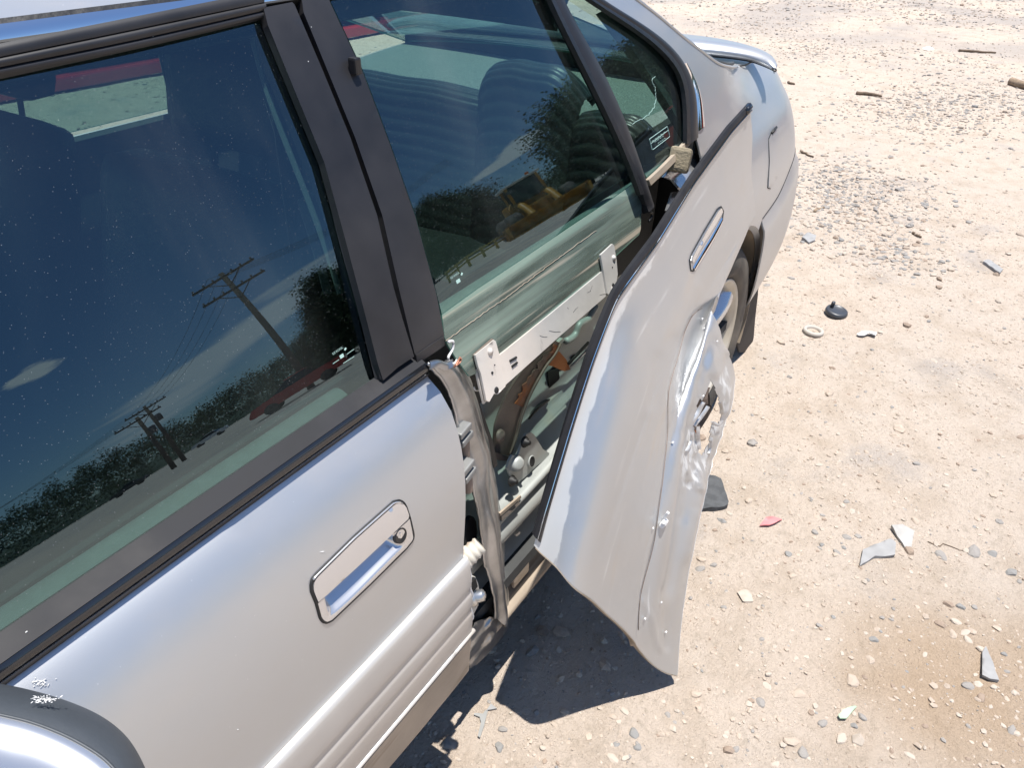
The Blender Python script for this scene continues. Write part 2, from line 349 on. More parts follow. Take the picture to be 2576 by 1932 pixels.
def panel(name, poly, mapf, step, th, m, parent=None, holes=(), asp=1., **k):
    """polygon in a parameter plane, filled with a regular lattice, mapped onto a surface and thickened"""
    poly = np.asarray(poly, float)
    def dens(p):
        o = []
        for a, b in zip(p, np.roll(p, -1, 0)):
            n = max(1, int(np.hypot((b - a)[0], (b - a)[1] / asp) / step + .5)); o += [a + (b - a) * i / n for i in range(n)]
        return np.array(o)
    loops = [dens(poly)] + [dens(np.asarray(h, float)) for h in holes]
    mn, mxx = poly.min(0), poly.max(0)
    gx = np.arange(mn[0] + step / 2, mxx[0], step); gy = np.arange(mn[1] + step / 2, mxx[1], step * asp)
    g = np.stack(np.meshgrid(gx, gy, indexing='ij'), -1).reshape(-1, 2)
    ok = inpoly(g, poly)
    for h in holes: ok &= ~inpoly(g, h)
    g = g[ok]
    if len(g):
        B = np.concatenate(loops); sc_ = np.array([1, 1 / asp])
        d = np.array([np.linalg.norm((B - q) * sc_, axis=1).min() for q in g]); g = g[d > step * .45]
    vs_ = [Vector(p) for l in loops for p in l] + [Vector(p) for p in g]; es = []; b = 0
    for l in loops: es += [(b + i, b + (i + 1) % len(l)) for i in range(len(l))]; b += len(l)
    rv, _, rf, *_ = delaunay_2d_cdt(vs_, es, [], 0, 1e-7)
    rv = np.array([(v.x, v.y) for v in rv]); cen = np.array([rv[list(f)].mean(0) for f in rf]); ok = inpoly(cen, poly)
    for h in holes: ok &= ~inpoly(cen, h)
    F = [tuple(f) for f, q in zip(rf, ok) if q]
    return slab(name, mapf(rv), F, th, m, parent, **k)
def frames(P):
    P = np.asarray(P, float); T = np.gradient(P, axis=0); T /= np.linalg.norm(T, axis=1)[:, None]
    up = np.array([0, 0, 1.]) if abs(T[:, 2]).mean() < .8 else np.array([1., 0, 0])
    A = np.cross(T, up); A /= np.linalg.norm(A, axis=1)[:, None]; return T, A, np.cross(A, T)
def tube(name, P, r, m, parent=None, n=8, closed=False, rs=None, build=True):
    P = np.asarray(P, float); T, A, B = frames(P)
    if closed:
        T = np.roll(P, -1, 0) - np.roll(P, 1, 0); T /= np.linalg.norm(T, axis=1)[:, None]; up = np.array([0, -1, .01]); A = np.cross(T, up); A /= np.linalg.norm(A, axis=1)[:, None]; B = np.cross(A, T)
    rr = np.full(len(P), r) if rs is None else np.asarray(rs)
    a = np.linspace(0, 2 * math.pi, n, endpoint=False)
    V = (P[:, None] + rr[:, None, None] * (np.cos(a)[None, :, None] * A[:, None] + np.sin(a)[None, :, None] * B[:, None])).reshape(-1, 3)
    k = len(P); F = []
    for i in range(k if closed else k - 1):
        for j in range(n): F.append((i * n + j, i * n + (j + 1) % n, (i + 1) % k * n + (j + 1) % n, (i + 1) % k * n + j))
    if not closed: F += [tuple(range(n))[::-1], tuple(range((k - 1) * n, k * n))]
    if not build: return V, F
    return mesh(name, V, F, m, parent)
def sweep(name, prof, P, U, Nn, m, parent=None, fm=None, smooth=False, closedprof=True):
    """profile [(a,b)] along path P, a along U, b along Nn"""
    P, U, Nn = np.asarray(P), np.asarray(U), np.asarray(Nn); prof = np.asarray(prof, float); n = len(prof); k = len(P)
    V = (P[:, None] + prof[None, :, 0:1] * U[:, None] + prof[None, :, 1:2] * Nn[:, None]).reshape(-1, 3); F = []; mm = []
    for i in range(k - 1):
        for j in range(n if closedprof else n - 1):
            F.append((i * n + j, i * n + (j + 1) % n, (i + 1) * n + (j + 1) % n, (i + 1) * n + j)); mm.append(fm[j] if fm else 0)
    if closedprof:
        F += [tuple(range(n))[::-1], tuple(range((k - 1) * n, k * n))]; mm += [0, 0]
    return mesh(name, V, F, m, parent, smooth=smooth, fm=mm)
def lathe(name, prof, m, parent=None, n=48, M4=None, fm=None, arc=None):
    """profile [(r, h)] round local z; M4 places it"""
    prof = np.asarray(prof, float); k = len(prof); a = np.linspace(0, 2 * math.pi, n, endpoint=False)
    V = np.stack([prof[None, :, 0] * np.cos(a)[:, None], prof[None, :, 0] * np.sin(a)[:, None], np.broadcast_to(prof[None, :, 1], (n, k))], -1).reshape(-1, 3)
    if M4 is not None: V = V @ np.asarray(M4)[:3, :3].T + np.asarray(M4)[:3, 3]
    F = []; mm = []
    for i in range(n):
        for j in range(k - 1): F.append((i * k + j, (i + 1) % n * k + j, (i + 1) % n * k + j + 1, i * k + j + 1)); mm.append(fm[j] if fm else 0)
    return mesh(name, V, F, m, parent, fm=mm)
def boxbm(bm, c, s, rot=None, bev=0.):
    r = bmesh.ops.create_cube(bm, size=1.0); vs_ = r['verts']
    mt = Matrix.Translation(Vector(c)) @ (rot.to_4x4() if rot is not None else Matrix.Identity(4)) @ Matrix.Diagonal((*s, 1))
    bmesh.ops.transform(bm, matrix=mt, verts=vs_)
    if bev: bmesh.ops.bevel(bm, geom=list({e for v in vs_ for e in v.link_edges}), offset=bev, segments=2, affect='EDGES', profile=.6)
def bmobj(name, bm, m, parent=None, smooth=False):
    me = bpy.data.meshes.new(name); bm.to_mesh(me); bm.free()
    for x in (m if isinstance(m, (list, tuple)) else [m]): me.materials.append(x)
    if smooth: me.polygons.foreach_set('use_smooth', np.full(len(me.polygons), True))
    o = bpy.data.objects.new(name, me); COL.objects.link(o)
    if parent is not None: o.parent = parent
    return o
def box(name, c, s, m, parent=None, rot=None, bev=.0, smooth=False):
    bm = bmesh.new(); boxbm(bm, c, s, rot, bev); return bmobj(name, bm, m, parent, smooth)
def plate(name, px, surf, th, m, parent=None, step=14, **k):
    return panel(name, px, surf, step, th, m, parent, **k)
def ribbon(name, Lp, Rp, th, m, parent=None, nu=60, nv=7, bulge=0., **k):
    A = curve(Lp, nu); B = curve(Rp, nu); v = np.linspace(0, 1, nv)[None, :, None]
    P = A[:, None] * (1 - v) + B[:, None] * v
    if callable(bulge): P = bulge(P)
    elif bulge:
        T = np.gradient(P, axis=0); Wd = np.gradient(P, axis=1); n = np.cross(T, Wd); n /= np.linalg.norm(n, axis=2)[..., None]
        n *= np.sign((n @ np.array([-.5, -.6, .6])))[..., None]; P = P + n * (bulge * 4 * v * (1 - v))
    return gslab(name, P, th, m, parent, **k)
def loc_noise(P, s, seed=0):
    """cheap smooth 3-D noise from sines"""
    r = np.random.default_rng(seed); P = np.asarray(P, float); o = np.zeros(P.shape[:-1])
    for i in range(6):
        k = r.normal(size=3) * s * (1.3**i); o += np.sin(P @ k + r.uniform(0, 6.28)) / (1.25**i)
    return o / 3.

# ================================================================== GROUND
def fastmesh(name, V, Fq, mats, fm=None, smooth=True):
    """numpy arrays to mesh; Fq is (n,3) or (n,4)"""
    me = bpy.data.meshes.new(name); V = np.asarray(V, np.float32); Fq = np.asarray(Fq, np.int32); n, k = Fq.shape
    me.vertices.add(len(V)); me.vertices.foreach_set('co', V.ravel())
    me.loops.add(n * k); me.loops.foreach_set('vertex_index', Fq.ravel())
    me.polygons.add(n); me.polygons.foreach_set('loop_start', np.arange(0, n * k, k, dtype=np.int32)); me.polygons.foreach_set('loop_total', np.full(n, k, np.int32))
    for m in mats: me.materials.append(m)
    if fm is not None: me.polygons.foreach_set('material_index', np.asarray(fm, np.int32))
    me.polygons.foreach_set('use_smooth', np.full(n, smooth)); me.update(calc_edges=True); me.validate()
    o = bpy.data.objects.new(name, me); COL.objects.link(o); return o
def vnoise(x, y, s, seed):
    r = np.random.default_rng(seed); T = r.random((64, 64)); X, Y = x * s, y * s
    i, j = np.floor(X).astype(int), np.floor(Y).astype(int); fx, fy = X - i, Y - j; fx = fx * fx * (3 - 2 * fx); fy = fy * fy * (3 - 2 * fy)
    g = lambda a, b: T[a % 64, b % 64]
    return (g(i, j) * (1 - fx) + g(i+1, j) * fx) * (1 - fy) + (g(i, j+1) * (1 - fx) + g(i+1, j+1) * fx) * fy - .5
def gh(x, y):                               # ground relief, metres
    f = np.exp(-((x - 4)**2 + y * y) / 400)
    return f * (.020 * vnoise(x, y, .8, 1) + .012 * vnoise(x, y, 3.1, 2) + .007 * vnoise(x, y, 9, 3) + .0045 * vnoise(x, y, 22, 4) + .0035 * vnoise(x, y, 41, 6)) - .003
def ground_material():
    m = bpy.data.materials.new('sandy_ground'); m.use_nodes = True; nt = m.node_tree; b = nt.nodes['Principled BSDF']; N = nt.nodes.new; L = nt.links.new
    b.inputs['Roughness'].default_value = .95; b.inputs['Specular IOR Level'].default_value = .15
    tc = N('ShaderNodeTexCoord')
    def noise(s, d=6, r=.55, vec=None):
        n = N('ShaderNodeTexNoise'); n.inputs['Scale'].default_value = s; n.inputs['Detail'].default_value = d; n.inputs['Roughness'].default_value = r; L(tc.outputs['Object'], n.inputs['Vector']); return n.outputs[0]
    def ss(v, a, c, hi=1.0):
        n = N('ShaderNodeMapRange'); n.interpolation_type = 'SMOOTHSTEP'; L(v, n.inputs[0]); n.inputs[1].default_value = a; n.inputs[2].default_value = c; n.inputs[4].default_value = hi; return n.outputs[0]
    def mixc(f, a, c):
        n = N('ShaderNodeMix'); n.data_type = 'RGBA'; L(f, n.inputs[0])
        for i, v in ((6, a), (7, c)):
            if hasattr(v, 'links'): L(v, n.inputs[i])
            else: n.inputs[i].default_value = (*v, 1)
        return n.outputs[2]
    c = mixc(ss(noise(1.3, 5), .3, .7), (.53, .44, .36), (.505, .43, .36))
    c = mixc(ss(noise(7, 8), .42, .75, .6), c, (.39, .31, .235))
    c = mixc(ss(noise(45, 6), .52, .75, .6), c, (.34, .285, .225))
    c = mixc(ss(noise(160, 4), .56, .72, .55), c, (.52, .43, .34))
    # greyer, gravelly zones far from the car
    gx = N('ShaderNodeSeparateXYZ'); L(tc.outputs['Object'], gx.inputs[0])
    band = ss(gx.outputs[0], 6.0, 11.0, .65)
    mlt = N('ShaderNodeMath'); mlt.operation = 'MULTIPLY'; L(band, mlt.inputs[0]); L(ss(noise(.9, 6), .38, .62), mlt.inputs[1])
    c = mixc(mlt.outputs[0], c, (.30, .275, .26))
    c = mixc(ss(noise(2.6, 7, .6), .56, .70, .45), c, (.33, .30, .28))
    # brown oil stain
    st = N('ShaderNodeVectorMath'); st.operation = 'DISTANCE'; L(tc.outputs['Object'], st.inputs[0]); q = G(2470, 1760); st.inputs[1].default_value = tuple(q)
    ad = N('ShaderNodeMath'); ad.operation = 'MULTIPLY_ADD'; L(noise(3, 5), ad.inputs[0]); ad.inputs[1].default_value = .30; L(st.outputs['Value'], ad.inputs[2])
    sv = N('ShaderNodeMapRange'); sv.interpolation_type = 'SMOOTHSTEP'; L(ad.outputs[0], sv.inputs[0]); sv.inputs[1].default_value = .62; sv.inputs[2].default_value = .12; sv.inputs[4].default_value = .75
    c = mixc(sv.outputs[0], c, (.36, .25, .155))
    L(c, b.inputs['Base Color'])
    bp = N('ShaderNodeBump'); bp.inputs['Strength'].default_value = 1.0; bp.inputs['Distance'].default_value = .018; L(noise(38, 9, .65), bp.inputs['Height'])
    bp2 = N('ShaderNodeBump'); bp2.inputs['Strength'].default_value = .9; bp2.inputs['Distance'].default_value = .005; L(noise(190, 6, .7), bp2.inputs['Height']); L(bp.outputs[0], bp2.inputs['Normal'])
    L(bp2.outputs[0], b.inputs['Normal']); return m
n = 560; u = np.linspace(-1, 1, n)
gx_, gy_ = np.meshgrid(3.2 + 4.6 * u + 900 * np.sign(u) * np.abs(u)**11, .1 + 4.6 * u + 900 * np.sign(u) * np.abs(u)**11, indexing='ij')
idx = np.arange(n * n).reshape(n, n); Fq = np.stack([idx[:-1, :-1], idx[1:, :-1], idx[1:, 1:], idx[:-1, 1:]], -1).reshape(-1, 4)
ground = fastmesh('ground', np.stack([gx_, gy_, gh(gx_, gy_)], -1).reshape(-1, 3), Fq, [ground_material()])
tag(ground, 'sandy tan dirt yard scattered with gravel', kind='structure')

ST = [mat('stone_tan', (.455, .37, .295), .95, 0, nscale=60, namt=.25), mat('stone_buff', (.47, .40, .33), .95, 0, nscale=60, namt=.2), mat('stone_grey', (.31, .285, .26), .9, 0, nscale=60, namt=.3),
      mat('stone_blue_grey', (.265, .255, .24), .85, 0, nscale=60, namt=.3), mat('stone_brown', (.33, .25, .19), .95, 0, nscale=60, namt=.3)]
def ico(sub):
    bm = bmesh.new(); bmesh.ops.create_icosphere(bm, subdivisions=sub, radius=1); bm.verts.ensure_lookup_table()
    V = np.array([v.co[:] for v in bm.verts]); F = np.array([[v.index for v in f.verts] for f in bm.faces]); bm.free(); return V, F
IV, IF = ico(1); IV2, IF2 = ico(2)
def stonefield(name, xy, size, probs):
    k = len(xy); sc3 = np.stack([rng.uniform(.75, 1.3, k), rng.uniform(.6, 1.05, k), rng.uniform(.35, .75, k)], 1) * size[:, None] / 2
    V = IV[None] * (1 + rng.uniform(-.28, .28, (k, len(IV), 1))) * sc3[:, None]
    a = rng.uniform(0, 6.28, k); ca, sa = np.cos(a)[:, None], np.sin(a)[:, None]
    X = V[..., 0] * ca - V[..., 1] * sa + xy[:, 0:1]; Y = V[..., 0] * sa + V[..., 1] * ca + xy[:, 1:2]
    Z = V[..., 2] + gh(xy[:, 0], xy[:, 1])[:, None] + (sc3[:, 2] * rng.uniform(-.45, .40, k))[:, None]
    V = np.stack([X, Y, Z], -1).reshape(-1, 3); F = (IF[None] + (np.arange(k) * len(IV))[:, None, None]).reshape(-1, 3)
    fm = np.repeat(rng.choice(5, k, p=probs), len(IF))
    return fastmesh(name, V, F, ST, fm, smooth=False)
def usize(k, lo, hi, p=2.4):
    r = rng.random(k); return (lo**(1-p) + r * (hi**(1-p) - lo**(1-p)))**(1/(1-p))
pts = []; sz = []
k = 26000; pts.append(np.stack([rng.uniform(-2.2, 14.5, k), rng.uniform(-4.5, 9, k)], 1)); sz.append(usize(k, .009, .045))
k = 34000; pts.append(np.stack([rng.uniform(-.9, 4.2, k), rng.uniform(-2.9, -.6, k)], 1)); sz.append(usize(k, .0035, .016, 2.8))
gravel = stonefield('gravel', np.concatenate(pts), np.concatenate(sz), [.52, .30, .075, .025, .08]); tag(gravel, 'loose tan and grey gravel spread over the yard', 'gravel', kind='stuff')
gravel.parent = None
pts = []; sz = []
for (px, py, r, k) in [(2130, 470, .55, 1500), (2330, 285, .8, 1500), (2240, 640, .25, 300), (2060, 120, .9, 700), (2500, 250, .8, 900), (1900, 60, .9, 600), (2400, 150, 1.0, 500), (2150, 560, .5, 500)]:
    q = G(px, py); pts.append(q[:2] + rng.normal(size=(k, 2)) * r * np.array([.6, .45])); sz.append(usize(k, .012, .042))
k = 6500; pts.append(np.stack([rng.uniform(10.8, 15.5, k), rng.uniform(-6, 9, k)], 1)); sz.append(usize(k, .02, .07))
g2 = stonefield('grey_gravel', np.concatenate(pts), np.concatenate(sz), [.20, .30, .36, .08, .06]); tag(g2, 'patches of grey crushed gravel behind the car', 'gravel', kind='stuff')
# single stones that can be picked out: parts of the ground
SM = []
for i in range(10):
    V = IV2 * (1 + rng.uniform(-.10, .10, (len(IV2), 1)));
    for _ in range(5):                       # broken faces
        d = rng.normal(size=3); d /= np.linalg.norm(d); h = rng.uniform(.55, .85); e = V @ d; V = V - np.clip(e - h, 0, None)[:, None] * d
    V = V * np.array([1, rng.uniform(.6, .9), rng.uniform(.4, .65)])
    me = bpy.data.meshes.new('stone'); me.from_pydata([tuple(v) for v in V], [], [tuple(int(q) for q in f) for f in IF2]); me.materials.append(ST[[0, 1, 2, 3, 4, 0, 1, 0, 1, 0][i]]); SM.append(me)
def stone(px, py, size, kind=None, sink=.50, xy=None):
    q = G(px, py) if xy is None else np.array([*xy, 0]); me = SM[int(rng.integers(10))] if kind is None else SM[kind]
    o = bpy.data.objects.new('stone', me); s = size / 2; o.scale = (s * rng.uniform(.9, 1.2), s * rng.uniform(.9, 1.1), s * rng.uniform(.9, 1.1))
    o.location = (q[0], q[1], float(gh(q[0:1], q[1:2])[0]) + s * (.45 - sink)); o.rotation_euler = (rng.uniform(-.3, .3), rng.uniform(-.3, .3), rng.uniform(0, 6.28)); COL.objects.link(o); o.parent = ground; return o
for (px, py, s, kd) in [(2200, 1605, .024, 3), (2080, 1560, .02, 0), (1830, 1890, .03, 4), (2120, 1855, .036, 1), (1990, 1865, .034, 0), (2020, 1895, .032, 2), (1690, 1830, .03, 1), (1750, 1745, .03, 0), (1595, 1845, .026, 3), (1605, 1880, .022, 3),
    (1680, 1650+150, .02, 2), (1985, 1393, .024, 3), (2105, 1390, .024, 2), (2122, 1377, .016, 3), (2130, 1350, .028, 2), (2050, 1335, .026, 2), (2450, 1385, .05, 2), (2500, 1390, .03, 3), (2370, 1395, .034, 2), (2545, 1435, .034, 3), (2290, 1385, .04, 4),
    (2420, 1520, .026, 3), (2455, 1520, .02, 2), (2385, 1515, .03, 4), (2370, 1565, .03, 4), (2410, 1560, .032, 1), (2430, 1585, .032, 1), (2400, 1590, .026, 0), (2440, 1605, .028, 1), (2480, 1630, .034, 1), (2190, 1655, .03, 0), (1935, 1695, .026, 1), (1930, 1725, .028, 1), (2145, 1710, .034, 0), (1915, 1765, .03, 2),
    (2010, 1745, .032, 0), (2070, 1818, .026, 2), (2150, 1825, .018, 3), (2170, 1802, .022, 2), (2440, 1720, .03, 2), (2470, 1750, .028, 4), (2130, 1260, .022, 2), (2305, 1310, .028, 0), (2180, 1135, .02, 0), (2075, 1305, .02, 4), (1885, 1255, .028, 0), (1800, 1330, .018, 4), (1760, 1430, .028, 2), (1795, 1420, .02, 2), (1765, 1405, .026, 0),
    (2530, 1640, .018, 3), (1990, 1360, .014, 4), (2160, 1290, .018, 1), (1820, 1530, .016, 2), (2330, 1640, .022, 1), (2120, 1640, .016, 1), (2250, 1720, .018, 4), (1720, 1290, .02, 0), (1650, 1800, .022, 1), (1570, 1790, .03, 1), (1130, 1870, .04, 3), (1265, 1835, .02, 2), (1255, 1880, .024, 3), (1350, 1795, .018, 3), (1420, 1795, .022, 0), (2020, 545+60, .03, 3), (1990, 700, .035, 2), (2350, 905, .04, 1), (2330, 800, .03, 4)]:
    stone(px, py, s, kd)
for i in range(150):
    while True:
        px, py = rng.uniform(1250, 2600), rng.uniform(640, 1932)
        q = G(px, py)
        if q[1] < -.93 and not (px < 1780 and py < 1700): break
    stone(px, py, float(usize(1, .010, .028, 2.6)[0]))
for i in range(10):                           # stones in the shade under the torn door
    stone(rng.uniform(1290, 1620), rng.uniform(1560, 1770), rng.uniform(.012, .03))

# ------------------------------------------------------------------ litter on the ground (things)
LM = dict(cap=mat('dark_plastic', (.045, .048, .055), .4), ring=mat('dusty_ring', (.42, .38, .33), .7), paper=mat('white_paper', (.70, .69, .67), .8), red=mat('red_plastic', (.62, .20, .20), .5), green=mat('pale_green_plastic', (.33, .45, .31), .5),
          wood=mat('weathered_wood', (.33, .24, .16), .9, nscale=40, namt=.4), twig=mat('twig_bark', (.17, .12, .08), .95, nscale=50, namt=.4), slate=mat('grey_shard', (.31, .305, .30), .75, nscale=30, namt=.2), pale=mat('pale_shard', (.40, .385, .36), .7, nscale=30, namt=.2), pad=mat('black_rubber_pad', (.085, .088, .092), .75, nscale=35, namt=.4, bump=.5, bscale=55), clear=mat('cloudy_plastic', (.27, .27, .26), .3))
def shard(name, px, z, th, m, label, cat, tilt=0., dome=0.):
    P = ATZ(px, z); c = P.mean(0); F = [tuple(range(len(P)))]
    gz = float(gh(c[0:1], c[1:2])[0])
    def mp(a):
        q = np.c_[a, np.zeros(len(a))]; d = q - np.array([c[0], c[1], 0]); q[:, 2] = gz + th + .002 + d[:, 0] * tilt + dome * (1 - (np.linalg.norm(d, axis=1) / .05)**2) + .0015 * np.sin(d[:, 0] * 160) ; return q
    o = panel(name, P[:, :2], mp, .012, th, m, None, out=(0, 0, 1)); return tag(o, label, cat)
def stick(name, a, b, r, m, label, cat, bend=.0, taper=.6):
    A, B = G(*a), G(*b); n = 9; t = np.linspace(0, 1, n)[:, None]; P = A * (1 - t) + B * t; side_ = np.array([-(B - A)[1], (B - A)[0], 0]); P = P + side_ * bend * (4 * t * (1 - t)) + rng.normal(size=(n, 3)) * np.array([.004, .004, .001])
    P[:, 2] = gh(P[:, 0], P[:, 1]) + r * .8; return tag(tube(name, P, r, m, None, 7, rs=np.linspace(r, r * taper, n)), label, cat)
shard('rubber_pad', [(1690, 1160), (1745, 1182), (1800, 1193), (1815, 1200), (1822, 1222), (1834, 1258), (1832, 1266), (1822, 1271), (1770, 1276), (1690, 1276)], .012, .014, LM['pad'], 'black dusty rubber pad lying on the dirt behind the torn door', 'rubber pad')
shard('red_shard', [(1911, 1322), (1925, 1304), (1945, 1300), (1968, 1306), (1952, 1316), (1935, 1322)], 0, .003, LM['red'], 'small red plastic shard lying on the pale dirt', 'plastic shard', dome=.008)
shard('flat_grey_shard', [(2163, 1424), (2170, 1385), (2205, 1372), (2240, 1360), (2252, 1372), (2250, 1400), (2225, 1402), (2200, 1402)], 0, .008, LM['slate'], 'flat grey bent shard beside the pale pointed one', 'shard', tilt=.06)
shard('pale_shard', [(2240, 1328), (2266, 1327), (2297, 1342), (2292, 1380), (2276, 1378), (2256, 1352)], 0, .010, LM['pale'], 'pale pointed shard lying above the flat grey shard', 'shard', tilt=.15)
shard('slate_chip', [(2472, 1640), (2480, 1625), (2494, 1655), (2512, 1714), (2490, 1710), (2470, 1700)], 0, .008, LM['slate'], 'long grey slate chip at the edge of the brown stain', 'stone chip', tilt=-.05)
shard('green_scrap', [(2107, 1803), (2120, 1790), (2150, 1778), (2155, 1780), (2140, 1798), (2128, 1812), (2112, 1812)], 0, .002, LM['green'], 'pale green leaf-shaped scrap on the dirt', 'scrap', dome=.008)
shard('paper_scrap', [(2154, 842), (2165, 838), (2206, 834), (2203, 846), (2185, 842), (2172, 847), (2160, 846)], 0, .004, LM['paper'], 'white paper scrap near the round black cap', 'paper scrap', dome=.01)
shard('white_scrap', [(2318, 120), (2330, 117), (2352, 122), (2345, 126), (2328, 125)], 0, .006, LM['paper'], 'white scrap far back near the top of the yard', 'paper scrap', dome=.015)
shard('grey_lath', [(2472, 660), (2486, 655), (2522, 680), (2514, 690)], 0, .012, LM['slate'], 'flat grey lath lying at the right side of the yard', 'lath')
shard('black_chip', [(2017, 598), (2030, 590), (2052, 596), (2050, 606), (2035, 610)], 0, .015, LM['slate'], 'dark grey flat chip lying beside the rear bumper', 'chip', tilt=.1)
shard('clear_strip', [(1228, 1790), (1218, 1828), (1208, 1860), (1202, 1856), (1210, 1820), (1207, 1808), (1192, 1802), (1194, 1798), (1215, 1800), (1222, 1788)], 0, .003, LM['clear'], 'cloudy plastic strip at the edge of the car shadow', 'plastic strip')
shard('grey_triangle', [(1224, 1791), (1235, 1776), (1250, 1788)], 0, .004, LM['slate'], 'small grey triangular fragment beside the cloudy strip', 'fragment')
stick('wood_stick', (2538, 213), (2600, 232), .035, LM['wood'], 'short thick wooden stick at the right edge', 'stick', 0, .9)
stick('straight_twig', (2412, 127), (2505, 132), .014, LM['twig'], 'long straight twig lying far back on the dirt', 'twig', .02)
stick('bark_twig', (2152, 236), (2216, 246), .016, LM['twig'], 'curved bark twig right of the trunk spoiler', 'twig', .12)
stick('forked_twig', (2012, 378), (2047, 392), .008, LM['twig'], 'thin dark twig right of the fuel door', 'twig', .03)
stick('short_twig', (2298, 585), (2316, 597), .008, LM['twig'], 'short brown twig above the flat lath', 'twig', .0)
stick('pale_twig', (2048, 530), (2072, 521), .007, LM['wood'], 'pale curved splinter right of the rear bumper', 'twig', .1)
stick('dark_twig', (1982, 207), (1998, 211), .012, LM['twig'], 'stubby dark twig close beside the car tail', 'twig', .0)
stick('thin_twig', (2340, 1363), (2440, 1390), .0016, LM['twig'], 'very thin straight twig between grey stones', 'twig', .03)
kc = G(2102, 788); knob = empty('plastic_cap', (kc[0], kc[1], float(gh(kc[0:1], kc[1:2])[0]))); knob.scale = (.72, .72, .72); tag(knob, 'round black plastic cap with a stub standing on the gravel', 'plastic cap'); knob.rotation_euler = (.12, -.1, .3)
lathe('cap_disc', [(0, .0), (.045, .0), (.060, .004), (.064, .018), (.060, .030), (.050, .036), (.046, .034), (.040, .030), (0, .030)], LM['cap'], knob, 40)
lathe('cap_stub', [(0, .028), (.011, .030), (.011, .062), (.009, .066), (0, .066)], LM['cap'], knob, 16).location = (.022, .03, 0)
rc = G(2046, 832); ring = lathe('washer_ring', [(.030, .0), (.046, .0), (.048, .006), (.046, .016), (.036, .018), (.030, .012), (.030, 0)], LM['ring'], None, 40); ring.location = (rc[0], rc[1], float(gh(rc[0:1], rc[1:2])[0])); ring.rotation_euler = (.06, .05, 0); ring.scale = (.86, .86, .86)
tag(ring, 'dusty tan ring lying below the round black cap', 'ring')

# ================================================================== THE CAR
car = empty('silver_sedan', (0, 0, 0)); tag(car, 'silver four-door sedan with its rear door skin torn open', 'car')
SXZ = lambda off=0.: (lambda q: np.stack([q[:, 0], -S(q[:, 0], q[:, 1]) - off, q[:, 1]], 1))
def px2xz(px, off=0.): return SIDE(px, off)[:, [0, 2]]
P_ = M['paint']
# ---- front door skin (a part) with the hole for the handle
h_out = [(795, 1516), (783, 1487), (782, 1470), (785, 1458), (792, 1448), (890, 1352), (990, 1263), (1004, 1260), (1014, 1264), (1020, 1272), (1030, 1302), (1039, 1341), (1040, 1352), (1036, 1361), (1020, 1381), (930, 1470), (833, 1562), (820, 1567), (811, 1563), (805, 1553)]
h_xz = px2xz(curve(h_out + [h_out[0]], 90, lin=True)[:-1])
gap = [(.004, .906), (.007, .86), (.002, .80), (-.006, .755), (-.014, .72), (-.026, .67), (-.036, .62), (-.037, .56), (-.034, .48), (-.032, .40), (-.034, .33), (-.05, .27)]
gapc = curve(gap, 24)
door_poly = np.concatenate([[(-1.15, .27), (-1.15, .906)], gapc])
fd = panel('front_door', door_poly, SXZ(), .022, .010, [P_, P_, M['cabin']], car, holes=[h_xz], medge=0, mback=2); tag(fd, 'intact silver front door')
# rear hem of the front door, folded back into the gap
hem = np.stack([np.r_[gapc[:, 0]], -S(gapc[:, 0], gapc[:, 1]), gapc[:, 1]], 1)
h2 = hem + np.array([-.012, .030, 0]); gslab('door_hem', np.stack([hem + np.array([-.001, .004, 0]), (hem + h2) / 2 + np.array([.002, .004, 0]), h2], 1), .002, M['paint_dusty'], fd, out=(1, 0, 0))
# handle: black gasket, pull plate, cup with lip, lock
hl = SIDE(curve(h_out + [h_out[0]], 110, lin=True)[:-1], .0005); tube('handle_gasket', hl, .0022, M['gasket'], fd, 6, closed=True)
def ins(pxs, k):                             # shrink polygon a touch towards its centre (pixels)
    p = np.asarray(pxs, float); c = p.mean(0); d = c - p; return p + d / np.linalg.norm(d, axis=1)[:, None] * k
pull = [(797, 1513), (786, 1487), (785, 1470), (788, 1459), (795, 1450), (892, 1354), (991, 1266), (1003, 1263), (1012, 1267), (1018, 1274), (1027, 1300), (976, 1349), (900, 1420), (815, 1498)]
pl = panel('handle_pull', px2xz(curve(pull + [pull[0]], 70, lin=True)[:-1]), SXZ(.003), .006, .007, M['mirror_shell'], fd)
tube('pull_edge', SIDE(curve(pull[3:9], 40, lin=True), .0026), .0014, M['mirror_shell'], fd, 6)
nu, nv = 70, 26
top = SIDE(curve([(797, 1517), (905, 1419), (1029, 1304)], nu, lin=True)); bot = SIDE(curve([(807, 1553), (812, 1561), (821, 1565), (833, 1559), (930, 1468), (1018, 1379), (1034, 1360), (1037, 1352)], nu)); lef = curve([top[0], bot[0]], nv); rig = curve([top[-1], bot[-1]], nv)
HC = coons(top, bot, lef, rig)
uu = np.linspace(0, 1, nu)[:, None]; vv = np.linspace(0, 1, nv)[None]
endt = smooth(.07, .16, uu) * (1 - smooth(.74 + .1 * vv, .83 + .08 * vv, uu))
prof = np.where(vv < .42, 1 - .40 * vv / .42, np.where(vv < .84, .60 * (1 - (vv - .42) / .42), 0))
HC[..., 1] += endt * prof * .034 - .002 * (1 - endt * (vv < .8)); HC[..., 2] += endt * .004 * (1 - vv)
gslab('handle_cup', HC, .002, M['mirror_shell'], fd)
lk = SIDE([(1008, 1348)], .0015)[0]; LM4 = Matrix.Translation(lk) @ Vector((0, -1, .22)).to_track_quat('Z', 'Y').to_matrix().to_4x4()
lathe('lock_cylinder', [(0, .0), (.0085, .0002), (.0100, .0010), (.0112, .0010), (.0118, -.004)], M['rubber'], fd, 28, LM4)
